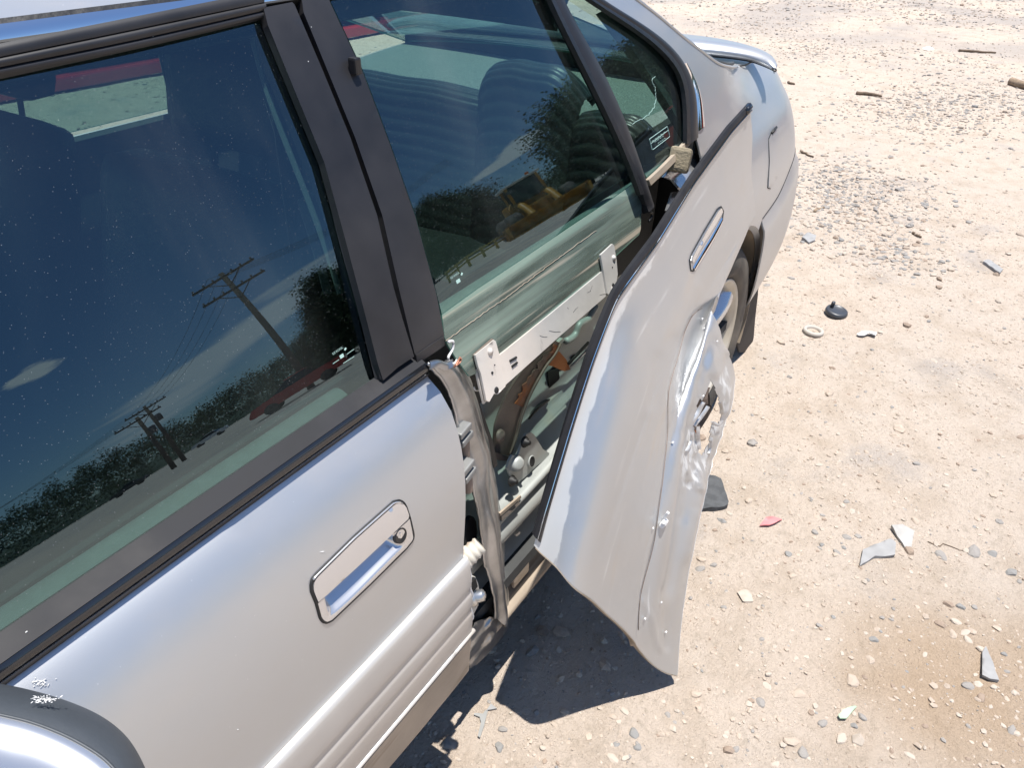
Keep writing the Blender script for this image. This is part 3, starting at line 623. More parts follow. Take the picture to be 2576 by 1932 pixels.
box('key_slot', lk + np.array([0, -.0005, .0005]), (.0014, .001, .010), M['chrome'], fd)
# ---- side moulding of the front door: swept section
xs = np.linspace(-1.15, -.035, 60); P0 = np.stack([xs, -S(xs, .52), np.full(60, .52)], 1); U = np.tile([0, -1., 0], (60, 1)); Nn = np.tile([0, 0, 1.], (60, 1))
sec = [(.001, .090), (.009, .088), (.013, .083), (.0145, .072), (.015, .045), (.0148, .028), (.0118, .0225), (.0118, .014), (.0146, .008), (.015, -.004), (.0146, -.020), (.0120, -.0255), (.0120, -.033), (.014, -.039), (.0135, -.060), (.0115, -.082), (.009, -.0885), (.002, -.089)]
sm_ = sweep('side_moulding', sec, P0, U, Nn, [M['paint_mould']], fd, smooth=False)
md = sm_.modifiers.new('b', 'BEVEL'); md.width = .0022; md.segments = 2; md.limit_method = 'ANGLE'; md.angle_limit = .12
sm_.data.polygons.foreach_set('use_smooth', np.full(len(sm_.data.polygons), True))
bead = [(x, -S(x, .438) - .017, .431) for x in np.linspace(-1.15, -.030, 40)]; tube('moulding_bead', bead, .0042, M['zinc'], fd, 10)
bx = np.linspace(-1.15, -.032, 50)
def prof_sweep(name, rows, m, parent, th=.003, **k):
    P = np.stack([np.stack([bx, np.full(50, y) - 0 * bx, np.full(50, z)], 1) for y, z in rows], 1); return gslab(name, P, th, m, parent, **k)
prof_sweep('moulding_lip', [(-.878, .4275), (-.8905, .4255), (-.8935, .421), (-.8905, .414), (-.883, .408)], M['mirror_shell'], fd)
# dusty lower skin and rocker under the moulding; tan also paints the ground's reflection
lw = np.linspace(0, 1, 12); P = np.stack([np.stack([bx, np.full(50, -.889 + .010 * t), np.full(50, .408 - .098 * t)], 1) for t in lw], 1); P[..., 1] += .004 * loc_noise(P, 9, 3) * np.linspace(0, 1, 12)[None]
gslab('lower_skin', P, .004, M['dirt_light_sill'], fd)
P = np.stack([np.stack([bx, np.full(50, -.876 + .06 * t**1.5), np.full(50, .305 - .07 * t)], 1) for t in lw], 1); P[..., 1] += .005 * loc_noise(P, 7, 8)
gslab('rocker_panel', P, .004, M['dirt_light_sill'], car)
# ---- belt moulding of the front door
bxx = np.linspace(-1.2, .002, 60)
def strip_x(name, rows, m, parent, xs_, th=.002):
    P = np.stack([np.stack([xs_, np.full(len(xs_), y), np.full(len(xs_), z)], 1) for y, z in rows], 1); return gslab(name, P, th, m, parent)
xb1 = np.linspace(-1.2, -.062, 60)
strip_x('belt_moulding', [(-.779, .9345), (-.785, .9325), (-.803, .9238)], M['belt_top'], fd, bxx)
strip_x('belt_face', [(-.8032, .9232), (-.8065, .919), (-.8075, .913), (-.8062, .9095)], M['belt_face'], fd, bxx)
strip_x('belt_gap', [(-.8035, .9092), (-.8015, .9075), (-.8035, .9058)], M['gasket'], fd, bxx)
strip_x('belt_lip', [(-.8070, .9080), (-.8085, .9064), (-.8078, .9040)], M['belt_top'], fd, bxx)
# ---- front window pane, frame, B-pillar covers
gpane = [(-300, 1838), (0, 1627), (407, 1345), (646, 1186), (700, 1130), (957, 960), (956, 950), (927, 826), (904, 741), (859, 574), (814, 407), (741, 226), (690, 98), (672, 50), (664, 43), (655, 43), (316, 124), (0, 188), (-300, 252)]
panel('window_pane', gpane, lambda q: GLS(q, 0), 42, .004, [M['glass'], M['glass_edge'], M['glass_clear']], fd, medge=1, mback=2) if False else None
def pane(name, px, m, parent, step=40):
    """glass plate: outer face mirrors and tints, inner face is only a clear boundary"""
    return panel(name, px, lambda q: GLS(q, 0), step, .0035, [m, M['glass_edge'], M['pass']], parent, medge=1, mback=2)
M['pass'] = bpy.data.materials.new('clear_boundary'); M['pass'].use_nodes = True
_nt = M['pass'].node_tree; _nt.nodes.clear(); _o = _nt.nodes.new('ShaderNodeOutputMaterial'); _t = _nt.nodes.new('ShaderNodeBsdfTransparent'); _nt.links.new(_t.outputs[0], _o.inputs[0])
pane('window_pane', gpane, M['glass'], fd)
def glass_strip(name, lo, hi, m, parent, off=.002, th=.006, nu=40, nv=5, bulge=.0):
    A = curve(lo, nu, lin=len(lo) < 3); B = curve(hi, nu, lin=len(hi) < 3); v = np.linspace(0, 1, nv)
    Q = A[:, None] * (1 - v)[None, :, None] + B[:, None] * v[None, :, None]
    P = SIDE(Q.reshape(-1, 2), off).reshape(nu, nv, 3)
    P += bulge * (4 * v * (1 - v))[None, :, None] * np.array([0, -.9, .4]); return gslab(name, P, th, m, parent)
fr_lo = [(-300, 252), (0, 188), (316, 124), (668, 40)]; fr_m1 = [(-300, 232), (0, 168), (316, 104), (668, 24)]; fr_m2 = [(-300, 205), (0, 142), (316, 77), (665, 4)]; fr_hi = [(-300, 171), (0, 108), (316, 45), (660, -24)]
glass_strip('window_frame', fr_m1, fr_lo, M['black_trim'], fd, .001, .02, bulge=.002); glass_strip('frame_rib', fr_m2, fr_m1, M['black_trim'], fd, .004, .02, bulge=.003); glass_strip('frame_rib', fr_hi, fr_m2, M['black_trim'], fd, .007, .02, bulge=.002)
glass_strip('window_seal', [(664, 43), (672, 52), (741, 226), (814, 407), (859, 574), (904, 741), (956, 953)], [(667, 20), (682, 46), (750, 222), (823, 404), (868, 572), (913, 740), (965, 950)], M['rubber'], fd, .002, .012, bulge=.002)
ap = plate('pillar_cover', [(663, 18), (735, 4), (741, 10), (814, 181), (881, 344), (949, 542), (990, 723), (1012, 800), (1042, 897), (1000, 925), (964, 957), (951, 917), (907, 746), (862, 577), (816, 408), (742, 228), (674, 62)], lambda q: SIDE(q, .006), .012, M['black_trim'], fd, 26)
# rear door cover and the dark gap between the covers
rd = empty('rear_door', (0, 0, 0)); rd.parent = car; tag(rd, 'rear door with its outer skin peeled away')
plate('pillar_cover', [(758, -12), (824, -12), (833, 10), (913, 181), (981, 362), (1044, 542), (1098, 741), (1117, 840), (1119, 869), (1085, 893), (1050, 916), (1043, 888), (1003, 723), (962, 542), (893, 344), (826, 181), (764, 30)], lambda q: SIDE(q, .006), .012, M['black_trim'], rd, 26)
plate('cover_end', [(1050, 916), (1119, 869), (1117, 845), (1047, 893)], lambda q: SIDE(q, .0075), .010, M['black_trim'], rd, 20)
glass_strip('door_seal', [(735, -12), (814, 181), (881, 344), (949, 542), (990, 723), (1042, 900)], [(770, -12), (830, 181), (897, 344), (966, 542), (1008, 723), (1052, 905)], M['gasket'], car, -.012, .01)
box('pillar_clip', SIDE([(893, 165)], .014)[0], (.012, .014, .022), M['black_trim'], rd, bev=.003)
# ---- rear door glass, channel, quarter glass
DL = [(1112, 792), (1200, 728), (1320, 648), (1440, 566), (1540, 500), (1616, 446)]      # dirt line: the part that was inside the door
gp2b = [(1112, 792)] + [(1119, 850), (1128, 870), (1150, 905), (1181, 947), (1200, 938), (1250, 897), (1380, 792), (1517, 679), (1551, 643), (1597, 600), (1608, 590), (1612, 575), (1616, 446)] + DL[1:-1][::-1]
gp2 = [(833, -60), (833, 5), (913, 176), (981, 357), (1044, 537), (1098, 736)] + DL + [(1616, 430), (1546, 316), (1478, 176), (1392, 0), (1365, -60)]
pane('window_pane', gp2, M['glass_low'], rd); pane('dusty_pane_edge', gp2b, M['glass_dirty'], rd)
glass_dirt = GLS(np.array(curve([(1122, 858), (1170, 822), (1290, 736), (1400, 652), (1500, 580)], 60)) + rng.normal(size=(60, 2)) * .8, .0005); tube('dirt_line', glass_dirt, .0006, M['dirt_light_sill'], rd, 5)
qg = [(1390, -60), (1419, 0), (1505, 158), (1578, 316), (1618, 429), (1636, 463), (1733, 360), (1735, 330), (1731, 253), (1718, 190), (1686, 140), (1614, 77), (1496, 0), (1410, -60)]
pane('quarter_pane', qg, M['glass_low'], rd)
glass_strip('divider_bar', [(1365, -60), (1392, 0), (1478, 176), (1546, 316), (1596, 434), (1632, 533)], [(1396, -60), (1421, 0), (1506, 158), (1578, 316), (1618, 429), (1646, 517)], M['black_trim'], rd, .008, .02, bulge=.004)
glass_strip('divider_seal', [(1362, -60), (1388, 0), (1474, 176), (1542, 316), (1592, 434), (1612, 490)], [(1372, -60), (1398, 0), (1484, 176), (1552, 316), (1602, 434), (1622, 488)], M['rubber'], rd, .012, .01)
glass_strip('frame_arch', [(1360, -100), (1496, 0), (1614, 77), (1686, 140), (1718, 190), (1731, 253), (1733, 362)], [(1395, -100), (1523, 0), (1659, 90), (1722, 158), (1746, 217), (1754, 270), (1757, 345)], M['black_trim'], rd, .006, .02, bulge=.004)
glass_strip('arch_seal', [(1358, -100), (1491, 0), (1609, 79), (1681, 142), (1713, 191), (1726, 253), (1728, 362)], [(1365, -100), (1500, 0), (1619, 75), (1690, 138), (1722, 188), (1735, 253), (1737, 362)], M['rubber'], rd, .009, .01)
glass_strip('chrome_trim', [(1722, 158), (1746, 217), (1754, 270), (1757, 330)], [(1728, 160), (1757, 217), (1768, 262), (1773, 314)], M['chrome'], car, .004, .006, bulge=.004)
# dusty bottom channel of the quarter glass, foam block, white inner corner
glass_strip('quarter_sill', [(1638, 466), (1660, 445), (1700, 405), (1735, 364)], [(1632, 452), (1654, 432), (1694, 392), (1730, 352)], M['dirt_light_sill'], rd, .004, .01)
fb = SIDE([(1710, 402)], -.004)[0]
bm = bmesh.new(); boxbm(bm, fb, (.085, .05, .055), Matrix.Rotation(.35, 3, 'Y') @ Matrix.Rotation(.3, 3, 'Z'), .008); bmobj('foam_block', bm, M['foam'], rd)
# ---- inner structure of the rear door
glass_strip('glass_rail', [(1250, 899), (1380, 795), (1524, 676)], [(1271, 968), (1400, 852), (1536, 738)], M['zinc'], rd, -.004, .012, bulge=.001) if False else None
def gl(px, off): return GLS(px, off)
plate('glass_rail', [(1246, 903), (1250, 899), (1380, 794), (1520, 678), (1532, 738), (1400, 853), (1268, 972)], lambda q: gl(q, .004), .010, M['zinc'], rd, 22)
for nm, pl_, sc_ in (('rail_bracket', [(1196, 893), (1203, 887), (1243, 855), (1247, 858), (1258, 898), (1264, 935), (1272, 972), (1252, 992), (1243, 990), (1231, 1011), (1224, 1008), (1210, 940), (1203, 922)], 0), ('rail_bracket', [(1511, 641), (1541, 613), (1545, 617), (1551, 652), (1554, 690), (1550, 715), (1537, 742), (1528, 738), (1520, 690), (1516, 668)], 0)):
    ob = plate(nm, pl_, lambda q: gl(q, .0085), .004, M['zinc'], rd, 10)
    a = np.array(pl_); 
    bt = gl([a[:5].mean(0) + np.array([6, 6])], .011)[0]
    lathe('rivet', [(0, .002), (.003, .002), (.0035, .0005), (.006, 0), (.006, -.003)], M['zinc'], ob, 16, Matrix.Translation(bt) @ Vector((0, -1, .3)).to_track_quat('Z', 'Y').to_matrix().to_4x4())
for c in [(1239, 938, 3.5), (1250, 982, 8), (1245, 918, 1.5), (1541, 672, 2), (1543, 717, 6)]:
    q = gl([c[:2]], .0095)[0]; lathe('bracket_hole', [(0, .0006), (c[2] * .0006, .0006), (c[2] * .00075, -.001)], M['gasket'], rd, 14, Matrix.Translation(q) @ Vector((0, -1, .3)).to_track_quat('Z', 'Y').to_matrix().to_4x4())
plate('bracket_fold', [(1203, 922), (1211, 940), (1224, 1010), (1218, 1016), (1210, 985), (1201, 945), (1198, 930)], lambda q: gl(q, .001), .004, M['zinc'], rd, 10)
plate('bracket_pad', [(1193, 893), (1240, 852), (1243, 855), (1197, 895), (1209, 930), (1206, 932)], lambda q: gl(q, .006), .004, M['rust_clean'], rd, 10)
# inner panel: upright sheet bending out to a sunlit ledge with a rolled lip
nx, rows = 60, [(-.690, .885), (-.692, .80), (-.694, .72), (-.697, .65), (-.705, .585), (-.722, .545), (-.752, .512), (-.782, .486), (-.797, .478), (-.803, .470), (-.804, .458)]
xp = np.linspace(.05, 1.02, nx); rr = curve(rows, 30)
P = np.stack([np.stack([xp, np.full(nx, y), np.full(nx, z)], 1) for y, z in rr], 1)
P[..., 1] += .006 * loc_noise(P, 8, 5) * (P[..., 2] > .56)
ip = gslab('inner_panel', P, .003, M['primer'], rd)
for px, s in [((1420, 1065), 8), ((1370, 1120), 5), ((1352, 1060), 7), ((1430, 965), 5), ((1467, 1098 - 60), 4), ((1385, 1040), 3)]:
    q = ATY([px], -.712)[0]; lathe('panel_hole', [(0, .001), (.0007 * s, .001), (.0009 * s, -.001)], M['dark'], rd, 14, Matrix.Translation(q + np.array([0, -.006, 0])) @ Vector((0, -1, .35)).to_track_quat('Z', 'Y').to_matrix().to_4x4())
tube('impact_beam', curve([(-.00, -.775, .424), (.20, -.780, .424), (.45, -.778, .418), (.80, -.77, .41)], 30), .034, M['primer'], rd, 20)
tube('lip_roll', curve([(.05, -.801, .466), (.30, -.803, .470), (.40, -.802, .474), (.60, -.798, .52), (.9, -.79, .60)], 40), .0085, M['primer'], rd, 10)
plate('beam_bracket', [(1258, 1292), (1310, 1247), (1312, 1252), (1300, 1268), (1262, 1308)], lambda q: ATY(q, -.812), .004, M['dirt_light_sill'], rd, 12)
plate('beam_slot', [(1262, 1300), (1304, 1263), (1309, 1268), (1262, 1311)], lambda q: ATY(q, -.814), .003, M['belt_face'], rd, 12)
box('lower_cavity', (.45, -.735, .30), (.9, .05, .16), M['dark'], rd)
tube('cavity_rod', ATY([(1266, 1362), (1310, 1315)], -.80), .0028, M['zinc'], rd, 8)
plate('cavity_clip', [(1297, 1346), (1307, 1338), (1309, 1342), (1300, 1350)], lambda q: ATY(q, -.80), .004, M['zinc'], rd, 8)
for a_, b_ in [((1282, 909), (1299, 899)), ((1287, 923), (1301, 912))]: tube('rail_slot', gl([a_, b_], .0045), .0022, M['dark'], rd, 6)
for k in range(7):
    t_ = rng.uniform(.25, .95); c_ = np.array([1262, 936]) * (1 - t_) + np.array([1524, 708]) * t_ + rng.normal(size=2) * np.array([5, 9]); d_ = rng.normal(size=2) * np.array([9, 7]) + np.array([6, -5]); tube('rail_scuff', gl([c_, c_ + d_ * .5 + rng.normal(size=2), c_ + d_], .0043), .00025, M['rubber'], rd, 4)
tube('wiring_harness', ATY(curve([(1300, 1098), (1330, 1050), (1372, 1010), (1420, 985), (1462, 930), (1490, 880)], 40), -.722), .0055, M['rubber'], rd, 8)
for px_, rx_, ry_ in [((1335, 1010), 14, 9), ((1410, 925), 10, 7), ((1450, 900), 12, 7), ((1318, 1070), 6, 5), ((1398, 1012), 6, 5)]:
    an = np.linspace(0, 2 * math.pi, 20)[:-1]; plate('stamped_hole', [(px_[0] + rx_ * math.cos(a) + ry_ * .5 * math.sin(a), px_[1] + ry_ * math.sin(a) - rx_ * .55 * math.cos(a)) for a in an], lambda q: ATY(q, -.7115), .003, M['dark'], rd, 8)
# regulator: sector arm, motor plate, rods
arm = curve([(1398, 858), (1384, 880), (1366, 900), (1340, 935), (1310, 985), (1284, 1045), (1270, 1100), (1262, 1142)], 40); wid = np.interp(np.linspace(0, 1, 40), [0, .12, .3, .55, .8, 1], [14, 18, 22, 27, 30, 22])
T = np.gradient(arm, axis=0); T /= np.linalg.norm(T, axis=1)[:, None]; nrm = np.stack([-T[:, 1], T[:, 0]], 1)
ribbon('regulator_arm', ATY(arm + nrm * wid[:, None], -.752), ATY(arm - nrm * wid[:, None], -.748), .004, [M['rust_clean']], rd, 40, 5, bulge=.006)
ra = arm[1:24]; rw = wid[1:24, None]; rn = nrm[1:24]; jag = rng.normal(size=(23, 1)) * 2.2
ribbon('rust_streak', ATY(ra - rn * (rw * .05 + jag), -.7585), ATY(ra - rn * rw * .95, -.7535), .002, [M['rust']], rd, 40, 4, bulge=.001)
edge = arm - nrm * wid[:, None] * .98; tube('arm_flange', ATY(edge, -.757), .0035, M['rust_clean'], rd, 6)
plate('arm_foot', [(1236, 1135), (1280, 1150), (1276, 1160), (1255, 1158), (1238, 1150)], lambda q: ATY(q, -.765), .004, M['rust_clean'], rd, 10)
lathe('arm_pivot', [(0, .004), (.008, .004), (.011, .002), (.013, -.002)], M['rust_clean'], rd, 20, Matrix.Translation(ATY([(1260, 1096)], -.764)[0]) @ Vector((0, -1, .3)).to_track_quat('Z', 'Y').to_matrix().to_4x4())
plate('rust_plate', [(1362, 895), (1388, 872), (1408, 885), (1425, 905), (1436, 930), (1420, 934), (1392, 922), (1366, 915)], lambda q: ATY(q, -.735), .004, M['rust'], rd, 12)
plate('dark_opening', [(1378, 935), (1405, 928), (1408, 950), (1392, 985), (1382, 978)], lambda q: ATY(q, -.716), .003, M['dark'], rd, 12)
plate('panel_rib', [(1392, 873), (1416, 851), (1420, 856), (1396, 880)], lambda q: ATY(q, -.722), .008, M['primer'], rd, 12)
rib = curve([(1423, 858), (1436, 852), (1450, 835), (1458, 815), (1478, 803), (1488, 790), (1500, 770)], 30); tube('pressed_rib', ATY(rib, -.715), .008, M['primer'], rd, 8)
tube('latch_rod', ATY([(1430, 915), (1480, 862)], -.74), .004, M['gasket'], rd, 6); tube('latch_rod', ATY([(1436, 922), (1486, 872)], -.738), .003, M['bolt'], rd, 6)
plate('motor_plate', [(1302, 1150), (1312, 1122), (1324, 1092), (1336, 1088), (1344, 1094), (1366, 1130), (1382, 1140), (1380, 1152), (1350, 1172), (1322, 1200), (1302, 1216), (1294, 1214), (1283, 1196), (1276, 1178), (1281, 1160), (1290, 1145)], lambda q: ATY(q, -.790), .005, M['primer'], rd, 12)
lathe('motor_hole', [(0, .0005), (.0075, .0005), (.0095, .002), (.0110, .0005), (.0115, -.002)], [M['primer'], M['dark']], rd, 24, Matrix.Translation(ATY([(1337, 1161)], -.792)[0]) @ Matrix.Diagonal((1, 1, 1.25, 1)) @ Vector((0, -1, .25)).to_track_quat('Z', 'Y').to_matrix().to_4x4(), fm=[1, 1, 0, 0])
lathe('motor_boss', [(0, .012), (.008, .012), (.013, .010), (.0155, .004), (.017, -.004)], M['primer'], rd, 24, Matrix.Translation(ATY([(1298, 1166)], -.792)[0]) @ Vector((-.2, -1, .35)).to_track_quat('Z', 'Y').to_matrix().to_4x4())
for px in [(1320, 1112), (1288, 1210)]:
    q = ATY([px], -.796)[0]; mm = Matrix.Translation(q) @ Vector((-.1, -1, .3)).to_track_quat('Z', 'Y').to_matrix().to_4x4()
    lathe('regulator_bolt', [(0, .013), (.0045, .013), (.005, .008), (.0085, .006), (.009, .001), (.012, 0)], M['gasket'], rd, 12, mm)
# torn front flange of the rear door
SL = [(1078, 912), (1095, 932), (1111, 954), (1140, 1004), (1158, 1064), (1174, 1118), (1181, 1134), (1190, 1207), (1201, 1261), (1216, 1351), (1224, 1413), (1236, 1458), (1245, 1504), (1250, 1540), (1250, 1556)]
SR = [(1136, 906), (1158, 920), (1181, 952), (1207, 1028), (1228, 1100), (1237, 1134), (1252, 1225), (1257, 1279), (1265, 1351), (1270, 1413), (1274, 1457), (1284, 1495), (1284, 1530), (1282, 1560), (1274, 1588)]
nU = 90; NVF = 22; zz = np.linspace(0, 1, nU)
cl = curve(np.array(SL) - np.array([5, 0]), nU); cr = curve(np.array(SR) + np.array([5, 0]), nU); yl = np.interp(zz, [0, .3, .6, 1], [-.806, -.835, -.848, -.842]); yr = np.interp(zz, [0, .3, .6, 1], [-.790, -.800, -.806, -.815])
A = ATY(cl, yl); B = ATY(cr, yr); v = np.linspace(0, 1, 22)[None, :, None]
P = A[:, None] * (1 - v) + B[:, None] * v; vq = v[..., 0]
P[..., 1] -= .016 * np.exp(-((vq - .36) / .17)**2) + .006 * np.exp(-((vq - .82) / .09)**2) + .004 * loc_noise(P, 26, 2) - .006 * smooth(.62, .75, vq)
P[..., 0] += .0025 * loc_noise(P, 40, 4)
gslab('front_flange', P, .0025, M['bare'], rd)
edge = np.stack([A + np.array([0, -.001, 0])], 0)[0]; tube('flange_hem', P[:, 0] + .0004 * rng.normal(size=(nU, 3)), .0028, M['bare'], rd, 6)
foot = [(1250, 1556), (1232, 1552), (1222, 1558), (1208, 1563), (1196, 1567), (1195, 1574), (1176, 1600), (1172, 1622), (1171, 1640), (1178, 1668), (1184, 1682), (1200, 1672), (1224, 1650), (1249, 1621), (1268, 1597), (1276, 1580), (1282, 1560), (1276, 1545)]
def footmap(q):
    y = -.842 + .03 * smooth(1176, 1280, q[:, 0]) + .012 * smooth(1600, 1680, q[:, 1]) - .012 * np.exp(-((q[:, 0] - 1240) / 16.)**2) + .003 * np.sin(q[:, 0] * .2 + q[:, 1] * .15); return ATY(q, y)
panel('flange_foot', foot, footmap, 8, .0025, M['bare'], rd)
# crumpled top of the flange, wire scrap, copper tuft
ribbon('flange_curl', ATY([(1078, 910), (1100, 905), (1118, 912), (1138, 906)], -.815), ATY([(1082, 930), (1102, 926), (1122, 932), (1140, 922)], -.83), .002, M['bare'], rd, 24, 5, bulge=.006)
tube('cloudy_film', ATY(curve([(1128, 860), (1138, 858), (1140, 872), (1132, 890), (1128, 905), (1142, 915), (1150, 905)], 30), -.805), .0022, M['white_chip'], rd, 6)
for k in range(6): tube('copper_strand', ATY(curve([(1142 + k, 925 - k), (1150 + 2 * k, 910 - k), (1156 + rng.uniform(-2, 6), 901 + rng.uniform(-3, 3))], 8), -.815 - .001 * k), .0011, M['copper'], rd, 5)
plate('channel_strip', [(1152, 918), (1168, 905), (1178, 945), (1205, 1010), (1240, 1110), (1252, 1170), (1243, 1178), (1228, 1118), (1195, 1030)], lambda q: ATY(q, -.785), .006, M['black_trim'], rd, 14)
tube('regulator_wire', ATY(curve([(1193, 974), (1196, 982), (1206, 983), (1210, 988)], 14), -.80), .0015, M['white_chip'], rd, 6)
plate('window_channel', [(1181, 947), (1204, 930), (1212, 975), (1214, 1010), (1204, 1018), (1190, 985)], lambda q: ATY(q, -.765), .012, M['gasket'], rd, 12)
# body jamb behind the gap: dark pillar, hinges, cable boot
P = np.stack([np.stack([np.linspace(-.06, .12, 16), np.linspace(-.785, -.700, 16), np.full(16, z)], 1) for z in np.linspace(.94, .24, 30)], 1)
P[..., 1] += -.012 * np.exp(-((P[..., 0] - .02) / .02)**2)
M['jamb'] = mat('dirty_jamb', (.075, .066, .055), .5, 0, nscale=6, namt=.6, coat=.3); mixin(M['jamb'], noisefac(M['jamb'], 5, .42, .7, 7, mul=.6), (.22, .18, .13), .9)
gslab('door_jamb', P, .01, M['jamb'], car, out=(0, -1, 0))
M['zinc_dull'] = mat('dull_hinge', (.26, .26, .25), .5, .3, nscale=20, namt=.3)
def hinge(px, k):
    q = SIDE([px], -.035)[0]; bm = bmesh.new()
    for i in range(2): boxbm(bm, q + np.array([.004 + .004 * i, 0, .010 - .018 * i]), (.036, .030, .012), Matrix.Rotation(.15, 3, 'Z'), .003)
    boxbm(bm, q + np.array([-.012, .012, 0]), (.016, .02, .05), None, .003)
    bmobj('hinge', bm, M['zinc_dull'], rd)
    lathe('hinge_pin', [(0, .012), (.007, .011), (.009, .006), (.009, -.03)], M['rust_clean'], rd, 14, Matrix.Translation(q + np.array([.014, -.002, -.018])))
hinge((1150, 1096), 0); hinge((1158, 1188), 1)
q = SIDE([(1176, 1405)], -.030)[0]
bt = []; 
for i in range(5): bt += [(.019 - .0012 * i, .011 * i), (.022 - .0014 * i, .011 * i + .0035), (.019 - .0012 * i, .011 * i + .007)]
M['boot'] = mat('cable_boot', (.62, .58, .50), .55, 0, nscale=20, namt=.25); mixin(M['boot'], noisefac(M['boot'], 18, .52, .66, mul=.8), (.28, .12, .05), .9)
lathe('cable_boot', bt, M['boot'], rd, 28, Matrix.Translation(q + np.array([-.012, .012, -.012])) @ Vector((.7, -.35, .45)).to_track_quat('Z', 'Y').to_matrix().to_4x4())
lathe('jamb_grommet', [(0, -.004), (.020, -.002), (.026, .003), (.028, .006), (.030, 0)], M['dark'], car, 24, Matrix.Translation(SIDE([(1178, 1340)], -.06)[0]) @ Vector((.35, -1, .2)).to_track_quat('Z', 'Y').to_matrix().to_4x4())
# torn plastic edge and nut at the rear end of the front door moulding
q = SIDE([(1193, 1503)], -.005)[0]
tl = [(1178, 1452), (1196, 1452), (1203, 1470), (1209, 1503), (1200, 1530), (1192, 1545), (1185, 1548), (1182, 1530), (1184, 1515), (1178, 1480)]
plate('latch_plate', tl, lambda q: SIDE(q, -.012), .006, M['sill_paint'], fd, 8)
plate('latch_recess', [(1184, 1472), (1197, 1455), (1202, 1476), (1190, 1492), (1185, 1490)], lambda q: SIDE(q, -.004), .006, M['dark'], fd, 8)
plate('latch_recess', [(1183, 1518), (1203, 1514), (1196, 1528), (1186, 1525)], lambda q: SIDE(q, -.004), .006, M['dark'], fd, 8)
nutm = Matrix.Translation(q) @ Vector((.55, -.8, .35)).to_track_quat('Z', 'Y').to_matrix().to_4x4()
lathe('latch_nut', [(0, .020), (.006, .020), (.007, .018), (.011, .017), (.0118, .004), (.016, .003), (.0165, 0), (.0165, -.006)], M['bolt'], fd, 6, nutm)
pts_ = [(1171, 1402), (1178, 1425), (1184, 1452), (1180, 1468), (1184, 1482), (1188, 1500), (1181, 1516), (1184, 1532), (1189, 1550), (1188, 1556), (1180, 1568)]
tube('torn_edge', SIDE(np.array(pts_) + rng.normal(size=(len(pts_), 2)) * 1.2, .004), .0026, M['white_chip'], fd, 6)
plate('moulding_end', [(1178, 1548), (1188, 1544), (1190, 1560), (1178, 1588), (1166, 1605), (1160, 1600), (1170, 1575)], lambda q: SIDE(q, .010), .010, M['paint_dusty'], fd, 8)
plate('lower_end', [(1140, 1625), (1172, 1590), (1174, 1610), (1166, 1645), (1136, 1672)], lambda q: SIDE(q, .004), .012, M['dirt_light_sill'], fd, 10)
# body sill under the rear door
xs2 = np.linspace(.06, 1.0, 30)
def rows_x(name, rws, m, parent, th=.004, xs_=xs2):
    P = np.stack([np.stack([xs_, np.full(len(xs_), y), np.full(len(xs_), z)], 1) for y, z in rws], 1); return gslab(name, P, th, m, parent)
rows_x('sill_step', [(-.700, .345), (-.74, .335), (-.775, .322), (-.800, .312), (-.806, .300)], M['sill_paint'], car)
rows_x('sill_face', [(-.806, .299), (-.812, .27), (-.818, .245), (-.815, .225)], M['black_trim'], car)
rows_x('sill_flange', [(-.812, .226), (-.826, .218), (-.830, .208), (-.824, .196), (-.80, .188)], M['dirt_light_sill'], car)
box('sill_clip', ATY([(1305, 1442)], -.812)[0], (.06, .016, .034), M['dirt_light_sill'], car, bev=.004)  # the darker tone stands for shade on the clip's side

# ---- the torn outer skin of the rear door ------------------------------------------------
skin_empty = None
nU, nV = 150, 110
beltpx = [(1343, 1372), (1372, 1266), (1401, 1165), (1429, 1070), (1456, 982), (1484, 896), (1513, 818), (1541, 749), (1552, 731), (1580, 692), (1648, 600), (1738, 455), (1832, 328), (1886, 268)]
belty = [-.911, -.9125, -.914, -.915, -.9155, -.9155, -.9145, -.912, -.911, -.909, -.899, -.884, -.869, -.861]
Acur = curve(ATY(beltpx, belty), nU, lin=True)
for _ in range(4): Acur[1:-1] = .5 * Acur[1:-1] + .25 * (Acur[:-2] + Acur[2:])
frontpx = [(1343, 1372), (1362, 1392), (1401, 1427), (1430, 1463), (1485, 1506), (1524, 1542), (1579, 1593), (1621, 1648), (1680, 1695), (1707, 1702)]
frontz = [None, .470, .44, .41, .345, .285, .205, .125, .050, .03]
B0 = np.concatenate([Acur[:1], ATZ(frontpx[1:], np.array(frontz[1:], float))]); Bcur = curve(B0, nV)
hempx = [(1707, 1702), (1716, 1580), (1734, 1453), (1751, 1350), (1761, 1300), (1775, 1228), (1785, 1167), (1803, 1119), (1825, 1068), (1840, 1030), (1849, 985), (1853, 950)]
hemz = [.03, .13, .22, .285, .31, .34, .36, .385, .41, .43, .44, .45]
Ccur = curve(ATZ(hempx, np.array(hemz)), nU)
W = Ccur[-1]
rearpx = [(1886, 268), (1893, 340), (1890, 430), (1898, 500), (1902, 540), (1893, 552), (1871, 604), (1853, 646), (1831, 687), (1817, 716), (1799, 749), (1786, 778), (1798, 800), (1814, 829), (1824, 869), (1835, 890), (1848, 923), (1853, 950)]
reary = [-.861, -.862, -.866, -.872, -.874, -.877, -.888, -.897, -.908, -.916, -.930, -.945, -.962, -.980, -.990, -.998, -1.008, W[1]]
D0 = ATY(rearpx, reary); D0[-1] = W; D0[0] = Acur[-1]; Dcur = curve(D0, nV, lin=True)
SK = coons(Acur, Ccur, Bcur, Dcur)
